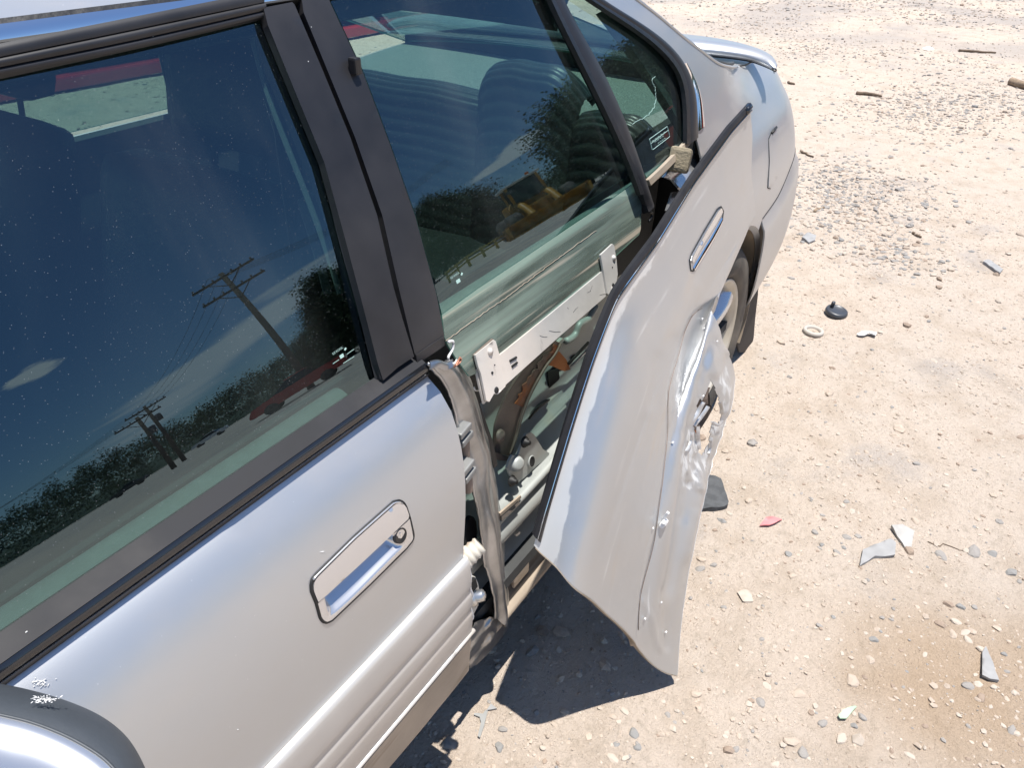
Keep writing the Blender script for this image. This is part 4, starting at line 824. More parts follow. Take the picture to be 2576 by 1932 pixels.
for _ in range(3):                           # relax the interior so the sheet bends evenly
    SK[1:-1, 1:-1] = .5 * SK[1:-1, 1:-1] + .125 * (SK[:-2, 1:-1] + SK[2:, 1:-1] + SK[1:-1, :-2] + SK[1:-1, 2:])
uu = np.linspace(0, 1, nU)[:, None]; vv = np.linspace(0, 1, nV)[None]
def gnorm(P):
    n = np.cross(np.gradient(P, axis=0), np.gradient(P, axis=1)); n /= np.linalg.norm(n, axis=2)[..., None] + 1e-12
    return n * (-1 if n[nU // 2, nV // 2, 1] > 0 else 1)
Nrm = gnorm(SK)
bul = .062 * np.interp(uu, [0, .5, 1], [1, .9, .85]) * (vv * (1 - vv) * 4)**.9 * np.interp(vv, [0, .2, .6, 1], [1.25, 1.2, .85, .7])
rv_ = SK - CAM; rv_ /= np.linalg.norm(rv_, axis=2)[..., None]; SK = SK - rv_ * (bul * 1.25)[..., None]
PXs = pix(SK).reshape(-1, 2)
seat = [(1790, 755), (1765, 775), (1750, 785), (1734, 808), (1719, 846), (1708, 890), (1698, 923), (1683, 981), (1680, 1035), (1679, 1100), (1675, 1140), (1667, 1213), (1658, 1276), (1648, 1350), (1635, 1408), (1612, 1498), (1603, 1620)]
ridge1 = [(1800, 770), (1788, 800), (1775, 845), (1759, 908), (1743, 963), (1727, 1026), (1716, 1090), (1706, 1150), (1700, 1230), (1690, 1300), (1675, 1380), (1660, 1470), (1640, 1560), (1630, 1640)]
ridge2 = [(1772, 1150), (1760, 1200), (1745, 1270), (1738, 1330), (1722, 1410), (1705, 1500), (1690, 1600)]
valley = [(1795, 830), (1780, 900), (1766, 960), (1752, 1010), (1740, 1060), (1724, 1180), (1715, 1280), (1700, 1400), (1672, 1530)]
d0, sd, pr0 = dline(PXs, seat); d1, s1, pr1 = dline(PXs, ridge1); d2, s2, pr2 = dline(PXs, ridge2); d3, s3, pr3 = dline(PXs, valley)
fade = lambda pr, a=.06: smooth(0, a, pr) * (1 - smooth(1 - a, 1, pr))
xat = lambda line: PXs[:, 0] - np.interp(PXs[:, 1], [q[1] for q in line], [q[0] for q in line])
rightof = xat(seat) * .93                    # + on the hem side
pyy = PXs[:, 1]
rgt2 = xat(ridge2) * .97
H = -.0028 * smooth(-3, 4, rightof) * smooth(720, 800, pyy) - .0022 * np.exp(-(d0 / 3.2)**2) * smooth(740, 800, pyy)
H += .0062 * np.exp(-(d1 / 22.)**2) * fade(pr1, .1) * np.interp(pr1, [0, .5, 1], [1, 1, .75]) + .015 * smooth(-30, 24, rgt2) * fade(pr2, .18) * (1 - smooth(.90, 1.0, vv * np.ones_like(uu)).reshape(-1)) - .008 * np.exp(-(d3 / 14.)**2) * fade(pr3)
# buckle running down from the bend of the belt, and a broad dent behind it
bk = [(1575, 700), (1560, 830), (1600, 960), (1620, 1080)]; db, sb, pb = dline(PXs, bk); H += -.0025 * np.exp(-(db / 60.)**2) * fade(pb, .3)
dent = [(1690, 690), (1650, 800), (1640, 900)]; dd, sd2, pd = dline(PXs, dent); H += -.004 * np.exp(-(dd / 60.)**2)
H += .0005 * loc_noise(SK.reshape(-1, 3), 7, 11) + .0005 * loc_noise(SK.reshape(-1, 3), 19, 12)
crum = np.exp(-(((PXs[:, 0] - 1770) / 70)**2 + ((PXs[:, 1] - 1090) / 170)**2)); H += crum * (.0038 * loc_noise(SK.reshape(-1, 3), 42, 14) + .002 * loc_noise(SK.reshape(-1, 3), 90, 15))
def fold(line, amp, wid_, keep_=.12):          # a sharp crease in the sheet
    d_, _, p_ = dline(PXs, line); return amp * np.clip(1 - d_ / wid_, 0, 1)**1.15 * fade(p_, keep_)
H += fold([(1812, 1062), (1795, 1120), (1776, 1190), (1756, 1270), (1738, 1350), (1722, 1440)], .0075, 24) + fold([(1764, 1140), (1752, 1185), (1735, 1250), (1722, 1330)], -.0065, 20) + fold([(1722, 1150), (1742, 1205), (1764, 1240)], .0055, 16) + fold([(1735, 1210), (1750, 1240), (1742, 1290)], -.004, 12)
H += fold([(1795, 960), (1806, 915), (1822, 880), (1838, 895)], .005, 20) + fold([(1820, 960), (1830, 1000), (1826, 1050)], .0055, 20) + fold([(1775, 880), (1790, 930), (1793, 962)], -.005, 14) + fold([(1802, 850), (1812, 880), (1806, 930)], -.004, 14)
H += fold([(1612, 1500), (1640, 1560), (1664, 1650)], .004, 14) + fold([(1668, 1470), (1676, 1560), (1682, 1650)], -.0045, 16) + fold([(1600, 850), (1618, 960), (1630, 1060)], .0018, 30) + fold([(1665, 880), (1648, 960), (1640, 1040)], -.0022, 22) + fold([(1756, 700), (1728, 770), (1700, 850)], .0022, 24)
edge_k = (smooth(0, .02, vv) * np.ones_like(uu)).reshape(-1)
SK = (SK.reshape(-1, 3) + gnorm(SK).reshape(-1, 3) * (H * edge_k)[:, None]).reshape(nU, nV, 3)
hole = np.array([(1792, 964), (1783, 977), (1774, 1000), (1759, 1022), (1750, 1050), (1740, 1082), (1733, 1094), (1746, 1074), (1751, 1085), (1757, 1105), (1760, 1128), (1764, 1142), (1772, 1132), (1781, 1112), (1783, 1095), (1786, 1072), (1793, 1060), (1808, 1060), (1814, 1050), (1814, 1036), (1806, 1018), (1808, 1000), (1800, 990)], float)
PX2 = pix(SK).reshape(-1, 2); keep = ~inpoly(PX2, hole)
uvs = np.stack([np.broadcast_to(uu, (nU, nV)), np.broadcast_to(vv, (nU, nV))], -1).reshape(-1, 2)
def skin_material():
    m = paint('torn_skin_paint', .14); nt = m.node_tree; nt.nodes['Principled BSDF'].inputs['Roughness'].default_value = .40; N = nt.nodes.new; L = nt.links.new
    tc = N('ShaderNodeTexCoord'); s = N('ShaderNodeSeparateXYZ'); L(tc.outputs['UV'], s.inputs[0])
    no = N('ShaderNodeTexNoise'); no.inputs['Scale'].default_value = 16; no.inputs['Detail'].default_value = 9; no.inputs['Roughness'].default_value = .62; L(tc.outputs['UV'], no.inputs['Vector'])
    a = N('ShaderNodeMath'); a.operation = 'MULTIPLY_ADD'; L(no.outputs[0], a.inputs[0]); a.inputs[1].default_value = .085; L(s.outputs[1], a.inputs[2])
    u1 = N('ShaderNodeMath'); u1.operation = 'MULTIPLY_ADD'; L(s.outputs[0], u1.inputs[0]); u1.inputs[1].default_value = .16; L(a.outputs[0], u1.inputs[2])
    r = N('ShaderNodeMapRange'); L(u1.outputs[0], r.inputs[0]); r.inputs[1].default_value = .172; r.inputs[2].default_value = .164; r.inputs[4].default_value = .85
    mixin(m, r.outputs[0], (.60, .60, .59), .42, .35)                      # clear coat peeled along the belt
    # scrapes running along the panel lower down
    mixin(m, noisefac(m, 4, .60, .72, 9, (.8, 5, 1), 'UV', .5), (.60, .59, .57), .55, .3)
    mixin(m, noisefac(m, 3.2, .52, .74, 9, (1.2, 2.0, 1), 'UV', .28), (.44, .35, .26), .9)
    return m
MS = skin_material()
skin = gslab('door_skin', SK, .0014, [MS, M['bare'], M['bare']], rd, keep=keep, uv=uvs, medge=1, mback=1, out=(-.3, -1, .3)); tag(skin, 'rear door outer skin torn loose, bent outward and holed')
M['scraped'] = paint('scraped_skin_paint', .1); mixin(M['scraped'], noisefac(M['scraped'], 55, .42, .58, 8, (1, 1, .35), mul=.6), (.60, .60, .59), .6); mixin(M['scraped'], noisefac(M['scraped'], 40, .60, .68, 7, (1, 1, .3), mul=.6), (.25, .235, .22), .6)
skin.data.materials.append(M['scraped'])
nf = int(sum(1 for f in gridF(nU, nV) if keep[list(f)].all())); spoly = [[(1736, 1085), (1762, 1142), (1784, 1112), (1776, 1180), (1752, 1240), (1735, 1235), (1716, 1225), (1716, 1160), (1722, 1120)], [(1815, 1050), (1822, 1000), (1812, 960), (1826, 920), (1838, 960), (1838, 1020), (1822, 1062), (1800, 1110), (1786, 1085), (1806, 1064)]]
jit = 5 * loc_noise(SK.reshape(-1, 3), 130, 21)
for p in skin.data.polygons[:nf]:
    i_ = p.vertices[0]; c_ = PX2[i_] + jit[i_]
    if any(inpoly(c_, q)[0] for q in spoly): p.material_index = 3
# rolled hems of the skin
Pn = gnorm(SK)
seat3 = Sf_pick = None
Vd = SK[:, -1] - SK[:, -3]; Vd /= np.linalg.norm(Vd, axis=1)[:, None]; e0 = SK[:, -1]; nn_ = Pn[:, -2]
hr = np.stack([e0 - nn_ * .0006, e0 + Vd * .0022 - nn_ * .0020, e0 + Vd * .0030 - nn_ * .0050, e0 + Vd * .0010 - nn_ * .0085, e0 - Vd * .010 - nn_ * .0095], 1)
gslab('skin_hem', hr[1:-1], .0012, MS, skin, out=(-.1, -1, 0))
fh = SK[0, 2:]; ribbon('skin_hem', fh + np.array([-.001, -.001, .000]), fh + Pn[0, 2:] * -.012 + np.array([.004, .002, -.006]), .0015, M['dirt_light_sill'], skin, 60, 4)
# belt moulding still riding on the top edge
Ub = SK[:, 4] - SK[:, 0]; Ub /= np.linalg.norm(Ub, axis=1)[:, None]; Nb = Pn[:, 1]
ks = np.linspace(0, 1, nU)
wU = Ub; ext = SK[:, 0]
sweep('belt_moulding', [(-.011, -.004), (-.011, .0035), (-.004, .0065), (.0035, .0060)], ext[2:], wU[2:], Nb[2:], [M['belt_top']], skin, smooth=False)
sweep('belt_bright_line', [(.0035, .001), (.0035, .0058), (.0052, .0064), (.0068, .0052), (.0068, .001)], ext[2:130], wU[2:130], Nb[2:130], [M['chrome']], skin, smooth=False)
sweep('belt_rubber_lip', [(.0068, .000), (.0068, .0050), (.0085, .0060), (.0125, .0052), (.0140, .002), (.0140, .0)], ext[2:], wU[2:], Nb[2:], [M['belt_face']], skin, smooth=False)
# door handle pressed into the skin
hp = [(1737, 680), (1734, 655), (1738, 640), (1771, 580), (1804, 525), (1813, 519), (1819, 530), (1816, 556), (1800, 590), (1770, 640), (1745, 682)]
PXf = pix(SK).reshape(-1, 2); Sf = SK.reshape(-1, 3); Nf = gnorm(SK).reshape(-1, 3)
def onskin(q, off=0.):
    q = np.atleast_2d(np.asarray(q, float)); o = []
    for a in q:
        d = ((PXf - a)**2).sum(1); i = np.argsort(d)[:6]; wgt = 1 / (d[i] + .5); wgt /= wgt.sum(); p = (Sf[i] * wgt[:, None]).sum(0); n_ = (Nf[i] * wgt[:, None]).sum(0)
        r = rays([a])[0]; t = ((p - CAM) @ n_) / (r @ n_); o.append(CAM + r * t + n_ * off)
    return np.array(o)
tube('handle_gasket', onskin(curve(hp + [hp[0]], 60, lin=True)[:-1], .0005), .0018, M['gasket'], skin, 6, closed=True)
panel('handle_pull', [(1738, 655), (1741, 643), (1773, 583), (1805, 529), (1812, 523), (1815, 533), (1798, 562), (1762, 620), (1740, 662)], lambda q: onskin(q, .004), 8, .005, M['mirror_shell'], skin)
PH = np.stack([onskin(curve([(1740, 664), (1764, 622), (1800, 562), (1813, 540)], 30), o_) if i == 0 else onskin(curve([(1740 + 5 * i / 3, 664 + 16 * i / 3), (1764 + 8 * i / 3, 622 + 14 * i / 3), (1800 + 7 * i / 3, 562 + 12 * i / 3), (1813 + 3 * i / 3, 540 + 14 * i / 3)], 30), o_) for i, o_ in enumerate([-.016, -.004, .003, .0035])], 1)
gslab('handle_cup', PH, .002, M['chrome'], skin)
tube('seat_line', onskin(curve(seat[1:-1] + [(1606, 1585)], 70), .0002), .0008, M['rust_clean'], skin, 5)
# torn metal round the hole and what shows inside
plate('hole_backing', [(1730, 1100), (1742, 1070), (1770, 985), (1795, 955), (1820, 1000), (1822, 1050), (1790, 1100), (1766, 1150)], lambda q: onskin(q, -.035), .004, M['rust_clean'], skin, 12)
M['torn'] = mat('torn_painted_metal', (.62, .62, .62), .42, .5, nscale=60, namt=.3, bump=.1)
def sliver(px, o0, o1, m, w0, w1, name='torn_sliver'):
    c = curve(px, 18); t = np.linspace(0, 1, 18); T = np.gradient(c, axis=0); T /= np.linalg.norm(T, axis=1)[:, None]; nn = np.stack([-T[:, 1], T[:, 0]], 1); wd = (w0 * (1 - t) + w1 * t)[:, None]
    off = o0 * (1 - t) + o1 * t; a = np.stack([onskin([q], o_)[0] for q, o_ in zip(c + nn * wd, off)]); b = np.stack([onskin([q], o_ + .004)[0] for q, o_ in zip(c - nn * wd, off)])
    ribbon(name, a, b, .001, m, skin, 18, 4, bulge=.002)
sliver([(1772, 1012), (1758, 1048), (1747, 1072)], -.004, -.012, M['torn'], 3, 5); sliver([(1790, 1025), (1776, 1052), (1762, 1076)], -.010, -.016, M['torn'], 3, 2)
sliver([(1748, 1072), (1752, 1098), (1758, 1130)], .006, -.002, M['torn'], 2, 4); sliver([(1730, 1088), (1732, 1106), (1722, 1135)], .008, .002, M['torn'], 3, 2)
sliver([(1786, 1058), (1797, 1070), (1808, 1056)], .004, .010, M['torn'], 3, 3); sliver([(1802, 1010), (1808, 1022), (1810, 1040)], .006, .003, M['bare'], 3, 3); sliver([(1784, 1100), (1785, 1120), (1781, 1140)], .004, .001, M['torn'], 1.5, 1.5)
sliver([(1756, 1076), (1768, 1100)], -.02, -.022, M['rust'], 5, 5); sliver([(1790, 975), (1788, 1000), (1793, 1022)], -.012, -.02, M['rust_clean'], 5, 6)

# broken trim clips left on the skin
def clip(px, s, m=None):
    q = onskin([px], .004)[0]; bm = bmesh.new(); boxbm(bm, q, (s, s * .6, s * .8), Matrix.Rotation(.5, 3, 'X') @ Matrix.Rotation(rng.uniform(-.6, .6), 3, 'Z'), s * .15); bmobj('clip_stub', bm, m or M['white_chip'], skin)
for px, s in [((1772, 828), .007), ((1762, 802), .005), ((1800, 858), .004), ((1719, 942), .005), ((1765, 996), .005), ((1688, 1114), .005), ((1619, 1555), .005), ((1671, 1589), .005), ((1659, 1515), .004), ((1639, 1328), .004)]: clip(px, s)
bm = bmesh.new(); a = onskin([(1669, 1285)], .006)[0]; b = onskin([(1664, 1315)], .006)[0]; boxbm(bm, (a + b) / 2, (.006, .006, .034), Matrix.Rotation(.35, 3, 'X'), .0015); boxbm(bm, b, (.022, .010, .014), Matrix.Rotation(.5, 3, 'X') @ Matrix.Rotation(.2, 3, 'Y'), .003); boxbm(bm, b + np.array([-.006, -.003, .008]), (.012, .008, .008), Matrix.Rotation(.9, 3, 'Y'), .002); bmobj('broken_clip', bm, M['white_chip'], skin)
tube('belt_tip', ATY([(1877, 282), (1886, 266)], -.868), .008, M['belt_face'], skin, 8)

# ---- quarter panel, pillar, roof, deck, bumper, wheel --------------------------------------
qp = [tuple(p) for p in SIDE([(1400, -75), (1440, -50), (1517, 2), (1654, 94), (1717, 161), (1741, 219), (1749, 270), (1752, 345)], .002)[:, [0, 2]]] + [(1.12, .93), (1.10, .85), (1.11, .76), (1.13, .70)]
arch_c, arch_r = (1.29, .32), .372
arc = [(arch_c[0] + arch_r * math.cos(math.radians(a)), arch_c[1] + arch_r * math.sin(math.radians(a))) for a in np.linspace(112, 55, 14)]
bline = [(1.535, .652), (1.64, .655), (1.737, .662), (1.84, .69), (1.931, .718), (2.05, .735), (2.36, .74)]
epx = [(1956, 181), (1947, 174), (1925, 160), (1906, 154), (1880, 160), (1855, 165), (1830, 166), (1811, 160), (1770, 131), (1712, 86), (1660, 42), (1605, 0), (1560, -34), (1500, -78)]
eP = SIDE(epx, .002); eP = eP[(np.abs(eP[:, 1] + S(eP[:, 0], eP[:, 2]) + .002) < .01) & (eP[:, 0] > .3)]; topc = [(2.362, .86), (2.352, .93), (2.31, .985), (2.2, 1.005)] + [tuple(p) for p in eP[:, [0, 2]]]
quarter = panel('quarter_panel', np.array(qp + arc + bline + topc), SXZ(.002), .022, .004, [P_, P_, M['cabin']], car, mback=2)
# rounded fold between pillar and back glass
tube('pillar_fold', curve(eP[eP[:, 0] < 1.72], 60), .0035, P_, car, 8)
tube('back_glass_seal', curve(eP[eP[:, 0] < 1.72] + np.array([.010, .020, .004]), 50), .0065, M['rubber'], car, 8)
flp = SIDE(np.array([(1954, 317), (1938, 338), (1933, 350), (1934, 375), (1935, 407), (1932, 450), (1931, 472), (1938, 474)]), .0025); tube('fuel_door_gap', curve(flp, 40, lin=True), .0016, M['gasket'], car, 6)
fx = [(1955, 318), (1940, 337), (1935, 350), (1937, 405), (1934, 470), (1945, 462), (1958, 440), (1968, 400), (1970, 340), (1964, 322)]
plate('fuel_door', fx, lambda q: SIDE(q, .004), .004, P_, quarter, 9)
tube('fuel_door_catch', SIDE([(1942, 334), (1953, 320)], .006), .004, M['gasket'], quarter, 8)
# bumper
bz = np.linspace(0, 1, 26); bxs = np.concatenate([np.linspace(1.535, 1.95, 24), np.linspace(1.97, 2.365, 26)])
top_z = np.interp(bxs, [p[0] for p in bline], [p[1] for p in bline]) - .004
P = np.zeros((len(bxs), 26, 3))
for i, x in enumerate(bxs):
    z = top_z[i] * (1 - bz) + .215 * bz; xs_ = x + .10 * smooth(.3, 1, bz) * (1 if x < 1.7 else 0) * (1.7 - x) / .165
    off = .014 * smooth(0, .10, bz) + .010 * np.sin(np.pi * bz) - .03 * smooth(.75, 1, bz); P[i] = np.stack([xs_ + .012 * smooth(0, .1, bz) * (x > 1.95), -S(np.minimum(xs_, 2.365), z) - off, z], 1)
gslab('rear_bumper', P, .005, [P_, P_, M['liner']], car, mback=2)
tube('bumper_gap', curve([(x, -S(x, z) - .0015, z - .001) for x, z in bline], 40), .0022, M['gasket'], car, 6)
# wheel arch lip and liner
al = [(arch_c[0] + arch_r * math.cos(math.radians(a)), arch_c[1] + arch_r * math.sin(math.radians(a))) for a in np.linspace(118, -10, 40)]
lip = np.array([(x, -S(x, z) - .001, z) for x, z in al]); ribbon('arch_lip', lip, lip + np.array([(arch_c[0] - p[0], 0, arch_c[1] - p[2]) for p in lip]) * .035 + np.array([0, .012, 0]), .004, [P_], car, 40, 4)
LN = np.stack([np.stack([np.array([arch_c[0] + arch_r * .985 * math.cos(a) for a in np.radians(np.linspace(150, -25, 40))]), np.full(40, y), np.array([arch_c[1] + arch_r * .985 * math.sin(a) for a in np.radians(np.linspace(150, -25, 40))])], 1) for y in np.linspace(-.835, -.52, 8)], 1)
gslab('wheel_liner', LN, .004, M['liner'], car, out=(0, 0, -1))
box('wheel_well_back', (1.29, -.50, .42), (.8, .02, .62), M['dark'], car)
wheel = empty('rear_wheel', (1.29, -.745, .318)); wheel.parent = car
R90 = Matrix.Rotation(math.pi / 2, 4, 'X')     # lathe axis z -> -y (outwards)
lathe('tyre', [(.205, .055), (.212, .088), (.230, .100), (.262, .104), (.292, .097), (.308, .082), (.316, .060), (.318, .0), (.316, -.06), (.308, -.082), (.29, -.1), (.22, -.1), (.205, -.06)], M['tyre'], wheel, 72, R90)
lathe('rim', [(.198, -.09), (.192, -.02), (.186, .035), (.183, .060), (.187, .078), (.194, .082), (.198, .088), (.207, .094), (.211, .090), (.208, .075)], M['rim'], wheel, 72, R90)
lathe('rim_back', [(0, -.03), (.10, -.028), (.19, -.045)], M['dark'], wheel, 48, R90)
lathe('hub', [(0, .072), (.028, .072), (.034, .068), (.040, .050), (.055, .045), (.060, .02)], M['rim'], wheel, 36, R90)
for k in range(5):
    a = 2 * math.pi * k / 5 + .55; bm = bmesh.new(); t = np.linspace(0, 1, 8); vs_ = []
    for ti in t:
        r = .045 + .145 * ti; wdt = .034 - .006 * ti + .016 * ti**6; h = .058 + .020 * math.sin(ti * 2.2); 
        for s_, hh in ((-1, -.03), (-.72, .004), (.0, .012), (.72, .004), (1, -.03)): vs_.append((r, s_ * wdt, h + hh))
    V = np.array(vs_); c_, s_ = math.cos(a), math.sin(a); V = np.stack([V[:, 0] * c_ - V[:, 1] * s_, V[:, 0] * s_ + V[:, 1] * c_, V[:, 2]], 1) @ np.asarray(R90)[:3, :3].T; bm.free()
    slab('spoke', V, gridF(8, 5), .012, M['mirror_shell'], wheel, out=(0, -1, 0))
plate('mud_flap', [(1868, 660), (1893, 655), (1908, 662), (1907, 740), (1900, 800), (1896, 850), (1889, 880), (1882, 887), (1860, 886), (1855, 870), (1862, 760)], lambda q: ATY(q, -.80 + .0 * q[:, 0]), .006, M['flap_rubber'], car, 14, out=(-1, -.6, 0))
# roof with drip trim; header, back glass, deck, spoiler, tail
nx = 50; rx = np.linspace(-1.5, .80, nx); rt = np.linspace(0, 1, 30)
def roof_row(x):
    drop = .055 * smooth(-.0, .95, x) * x + .03 * smooth(-.6, -1.6, -abs(x)) 
    y0, z0 = -(GP(1.372) - .003) + .0, 1.388 - .13 * max(0, x - .30)**1.35
    s = rt * 2 - 1; y = s * abs(y0); zc = z0 + .030 * (1 - abs(s)**2.4) + .012 * (1 - s**2); return np.stack([np.full(30, x), y, zc], 1)
P = np.array([roof_row(x) for x in rx]); gslab('roof', P, .006, [P_, P_, M['cabin']], car, mback=2, out=(0, 0, 1))
dx = np.linspace(-1.5, .62, 50); A = np.stack([dx, np.full(50, -(GP(1.3745)) - .004), 1.3745 - .13 * np.maximum(0, dx - .30)**1.35], 1); B = np.stack([dx, np.full(50, -(GP(1.372) - .004)), 1.390 - .13 * np.maximum(0, dx - .30)**1.35], 1)
ribbon('drip_trim', A, B, .006, M['chrome'], car, 50, 6, bulge=.0015)
ribbon('drip_gap', A + np.array([0, .012, -.012]), A + np.array([0, -.0015, .0015]), .004, M['gasket'], car, 50, 3)
ribbon('gutter_line', B + np.array([0, -.0005, -.001]), B + np.array([0, .004, .004]), .003, M['rubber'], car, 50, 3)
bgx = np.linspace(0, 1, 24); bgy = np.linspace(-1, 1, 31)
P = np.array([[(.80 + .84 * t - .06 * (s * s) * (1 - t), s * (.53 + .06 * t), 1.330 - .030 * s * s - (1.330 - 1.035) * t + .006 * math.sin(math.pi * t)) for s in bgy] for t in bgx])
gslab('shelf_riser', np.array([[(1.668, y, z) for z in (.90, .96, 1.0, 1.034)] for y in np.linspace(-.62, .62, 12)]), .01, M['cabin'], car, out=(-1, 0, 0))
gslab('back_glass', P, .004, [M['glass_clear'], M['glass_edge'], M['pass']], car, out=(0, 0, 1), medge=1, mback=2)
P = np.array([[(1.62 + .50 * t - .10 * s * s * t, s * min(.655, float(S(1.62 + .50 * t, 1.0)) - .012), 1.0335 - .010 * t + .012 * (1 - s * s)) for s in bgy] for t in bgx])
trunk = gslab('trunk_lid', P, .006, P_, car, out=(0, 0, 1))
P = np.array([[(2.20 - .10 * s * s, s * .52, .985 - .56 * t) for s in bgy] for t in bgx]); gslab('tail_panel', P, .006, P_, car, out=(1, 0, 0))
# spoiler: a shallow wing standing on the lid; left half measured, right half mirrored
rear_ = ATZ([(1712, 86), (1780, 94), (1847, 106), (1895, 119), (1930, 134), (1948, 150), (1953, 163)], np.array([1.074, 1.073, 1.071, 1.066, 1.058, 1.048, 1.040]))
fronT = ATZ([(1700, 122), (1760, 124), (1847, 131), (1895, 142), (1925, 153), (1942, 162), (1951, 170)], np.array([1.066, 1.065, 1.062, 1.056, 1.050, 1.044, 1.036]))
fronL = ATZ([(1700, 132), (1760, 135), (1847, 143), (1895, 152), (1922, 162), (1940, 170), (1949, 175)], np.array([1.050, 1.049, 1.047, 1.043, 1.038, 1.035, 1.032]))
def half(c):
    c = curve(c, 24); mid = np.array([c[0, 0] + .02, 0, c[0, 2] + .001]); inner = curve([mid, c[0]], 8, lin=True)[:-1]; h = np.concatenate([inner, c]); return np.concatenate([(h * np.array([1, -1, 1]))[::-1][:-1], h])
R_, Ft, Fl = half(rear_), half(fronT), half(fronL); Rl = R_ + np.array([-.012, 0, -.022]); mid_ = (R_ * .55 + Ft * .45) + np.array([0, 0, .004]); nose = (Ft + Fl) / 2 + np.array([-.006, 0, .001])
SPP = np.stack([Fl + np.array([.01, 0, -.002]), Fl, nose, Ft, mid_, R_ + np.array([-.004, 0, .0008]), R_, Rl], 1)
gslab('spoiler', SPP, .003, P_, trunk, out=(-.5, 0, 1))
tube('spoiler_gasket', Fl + np.array([.012, 0, -.004]), .005, M['rubber'], trunk, 8)
lid = ATZ([(1811, 160), (1830, 166), (1855, 165.5), (1880, 160.5), (1900, 154), (1920, 158), (1945, 174)], 1.036); tube('lid_gap', curve(lid, 30), .0022, M['gasket'], trunk, 6)
# white body corner inside the door opening
plate('opening_corner', [(1758, 322), (1772, 314), (1790, 330), (1800, 345), (1780, 385), (1764, 425), (1748, 468), (1738, 480), (1722, 482), (1708, 470), (1692, 452), (1670, 446), (1690, 425), (1725, 410), (1742, 392), (1752, 350)], lambda q: SIDE(q, -.020), .006, M['sill_paint'] if False else M['mirror_shell'], car, 12)
plate('opening_web', [(1692, 482), (1718, 480), (1700, 510), (1688, 530), (1678, 528)], lambda q: SIDE(q, -.05), .006, M['mirror_shell'], car, 12)
tube('channel_wire', ATY(curve([(1633, 532), (1640, 536), (1638, 548), (1632, 556)], 12), -.80), .003, M['rubber'], rd, 6)
# dark liner closing the torn cavity from behind
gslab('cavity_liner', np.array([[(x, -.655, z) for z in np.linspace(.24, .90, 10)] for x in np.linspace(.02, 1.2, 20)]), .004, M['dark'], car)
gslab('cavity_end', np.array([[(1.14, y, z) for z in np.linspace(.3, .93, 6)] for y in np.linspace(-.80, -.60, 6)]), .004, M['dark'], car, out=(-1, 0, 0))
# ---- mirror on the front door: painted shell with a dark plastic rear bezel
mir = empty('door_mirror'); mir.parent = car
Um = curve([(-220, 1706), (-100, 1713), (12, 1723), (70, 1735), (130, 1751), (190, 1772), (245, 1797), (290, 1827), (325, 1862), (352, 1905), (372, 1950), (386, 2010), (392, 2080)], 70)
Lm = curve([(-220, 1752), (-100, 1775), (0, 1799), (60, 1813), (120, 1833), (175, 1857), (225, 1885), (262, 1911), (290, 1940), (312, 1980), (326, 2030), (332, 2080), (334, 2120)], 70)
cm = np.array([60, 2060.])
def toward(p, k): d = cm - p; return p + d * k
def ATP(px, off):                            # the mirror housing slopes outward: plane z = .962 + .44 (y + .95)
    d = rays(px); nrm_ = np.array([0, -.44, 1.]); nrm_ /= np.linalg.norm(nrm_); p0 = np.array([0, -.95, .962]) + nrm_ * off
    return CAM + d * (((p0 - CAM) @ nrm_) / (d @ nrm_))[:, None]
rowsb = [(Um, -.046), (Um * .97 + Lm * .03, -.034), (Um * .8 + Lm * .2, -.018), (Um * .5 + Lm * .5, -.006), (Um * .2 + Lm * .8, -.0005), (Lm, .001)]
gslab('bezel', np.stack([ATP(r, z) for r, z in rowsb], 1), .004, M['mirror_base'], mir, out=(.2, -.2, 1))
rowss = [(toward(Lm, -.004), -.004), (toward(Lm, .006), .0015), (toward(Lm, .03), .0030), (toward(Lm, .10), .0045), (toward(Lm, .22), .0048), (toward(Lm, .40), .0030), (toward(Lm, .62), -.003), (toward(Lm, .82), -.014), (toward(Lm, .99), -.035)]
gslab('mirror_shell', np.stack([ATP(r, z) for r, z in rowss], 1), .004, M['mirror_shell'], mir, out=(.0, -.2, 1))
tube('mirror_seam', ATP(Lm, .0016), .0014, M['mirror_base'], mir, 6)
box('mirror_foot', (-.74, -.86, .90), (.10, .10, .06), M['mirror_base'], mir, bev=.012)
# bird-lime splash on mirror bezel, door and belt strip
def splash(pxc, k, spread, surf, ang, parent, name='bird_splash'):
    V = []; F = []
    for i in range(k):
        c = np.array(pxc) + rng.normal(size=2) * spread; L_ = abs(rng.normal()) * 3.2 + .8; wd = rng.uniform(.3, 1.1); a = ang + rng.normal() * .35; d = np.array([math.cos(a), math.sin(a)]); n_ = np.array([-d[1], d[0]])
        q = surf([c - d * L_, c - n_ * wd, c + d * L_ * .8, c + n_ * wd]); b = len(V); V += list(q); F.append((b, b + 1, b + 2, b + 3))
    slab(name, V, F, .0008, M['white_chip'], parent, out=(0, -1, .5))
splash((116, 1760), 85, (17, 5), lambda q: ATP(q, .0005), -.25, mir)
splash((104, 1716), 36, (12, 7), lambda q: SIDE(q, .0012), -.6, fd)
splash((98, 1594), 26, (9, 7), lambda q: SIDE(q, .0045), -1.0, fd)
for px in [(812, 1388), (1330 // 2.21, 1182 + 1450 / 2.212)]: splash(px, 2, (1.5, .8), lambda q: SIDE(q, .001), -.1, fd, 'paint_fleck')

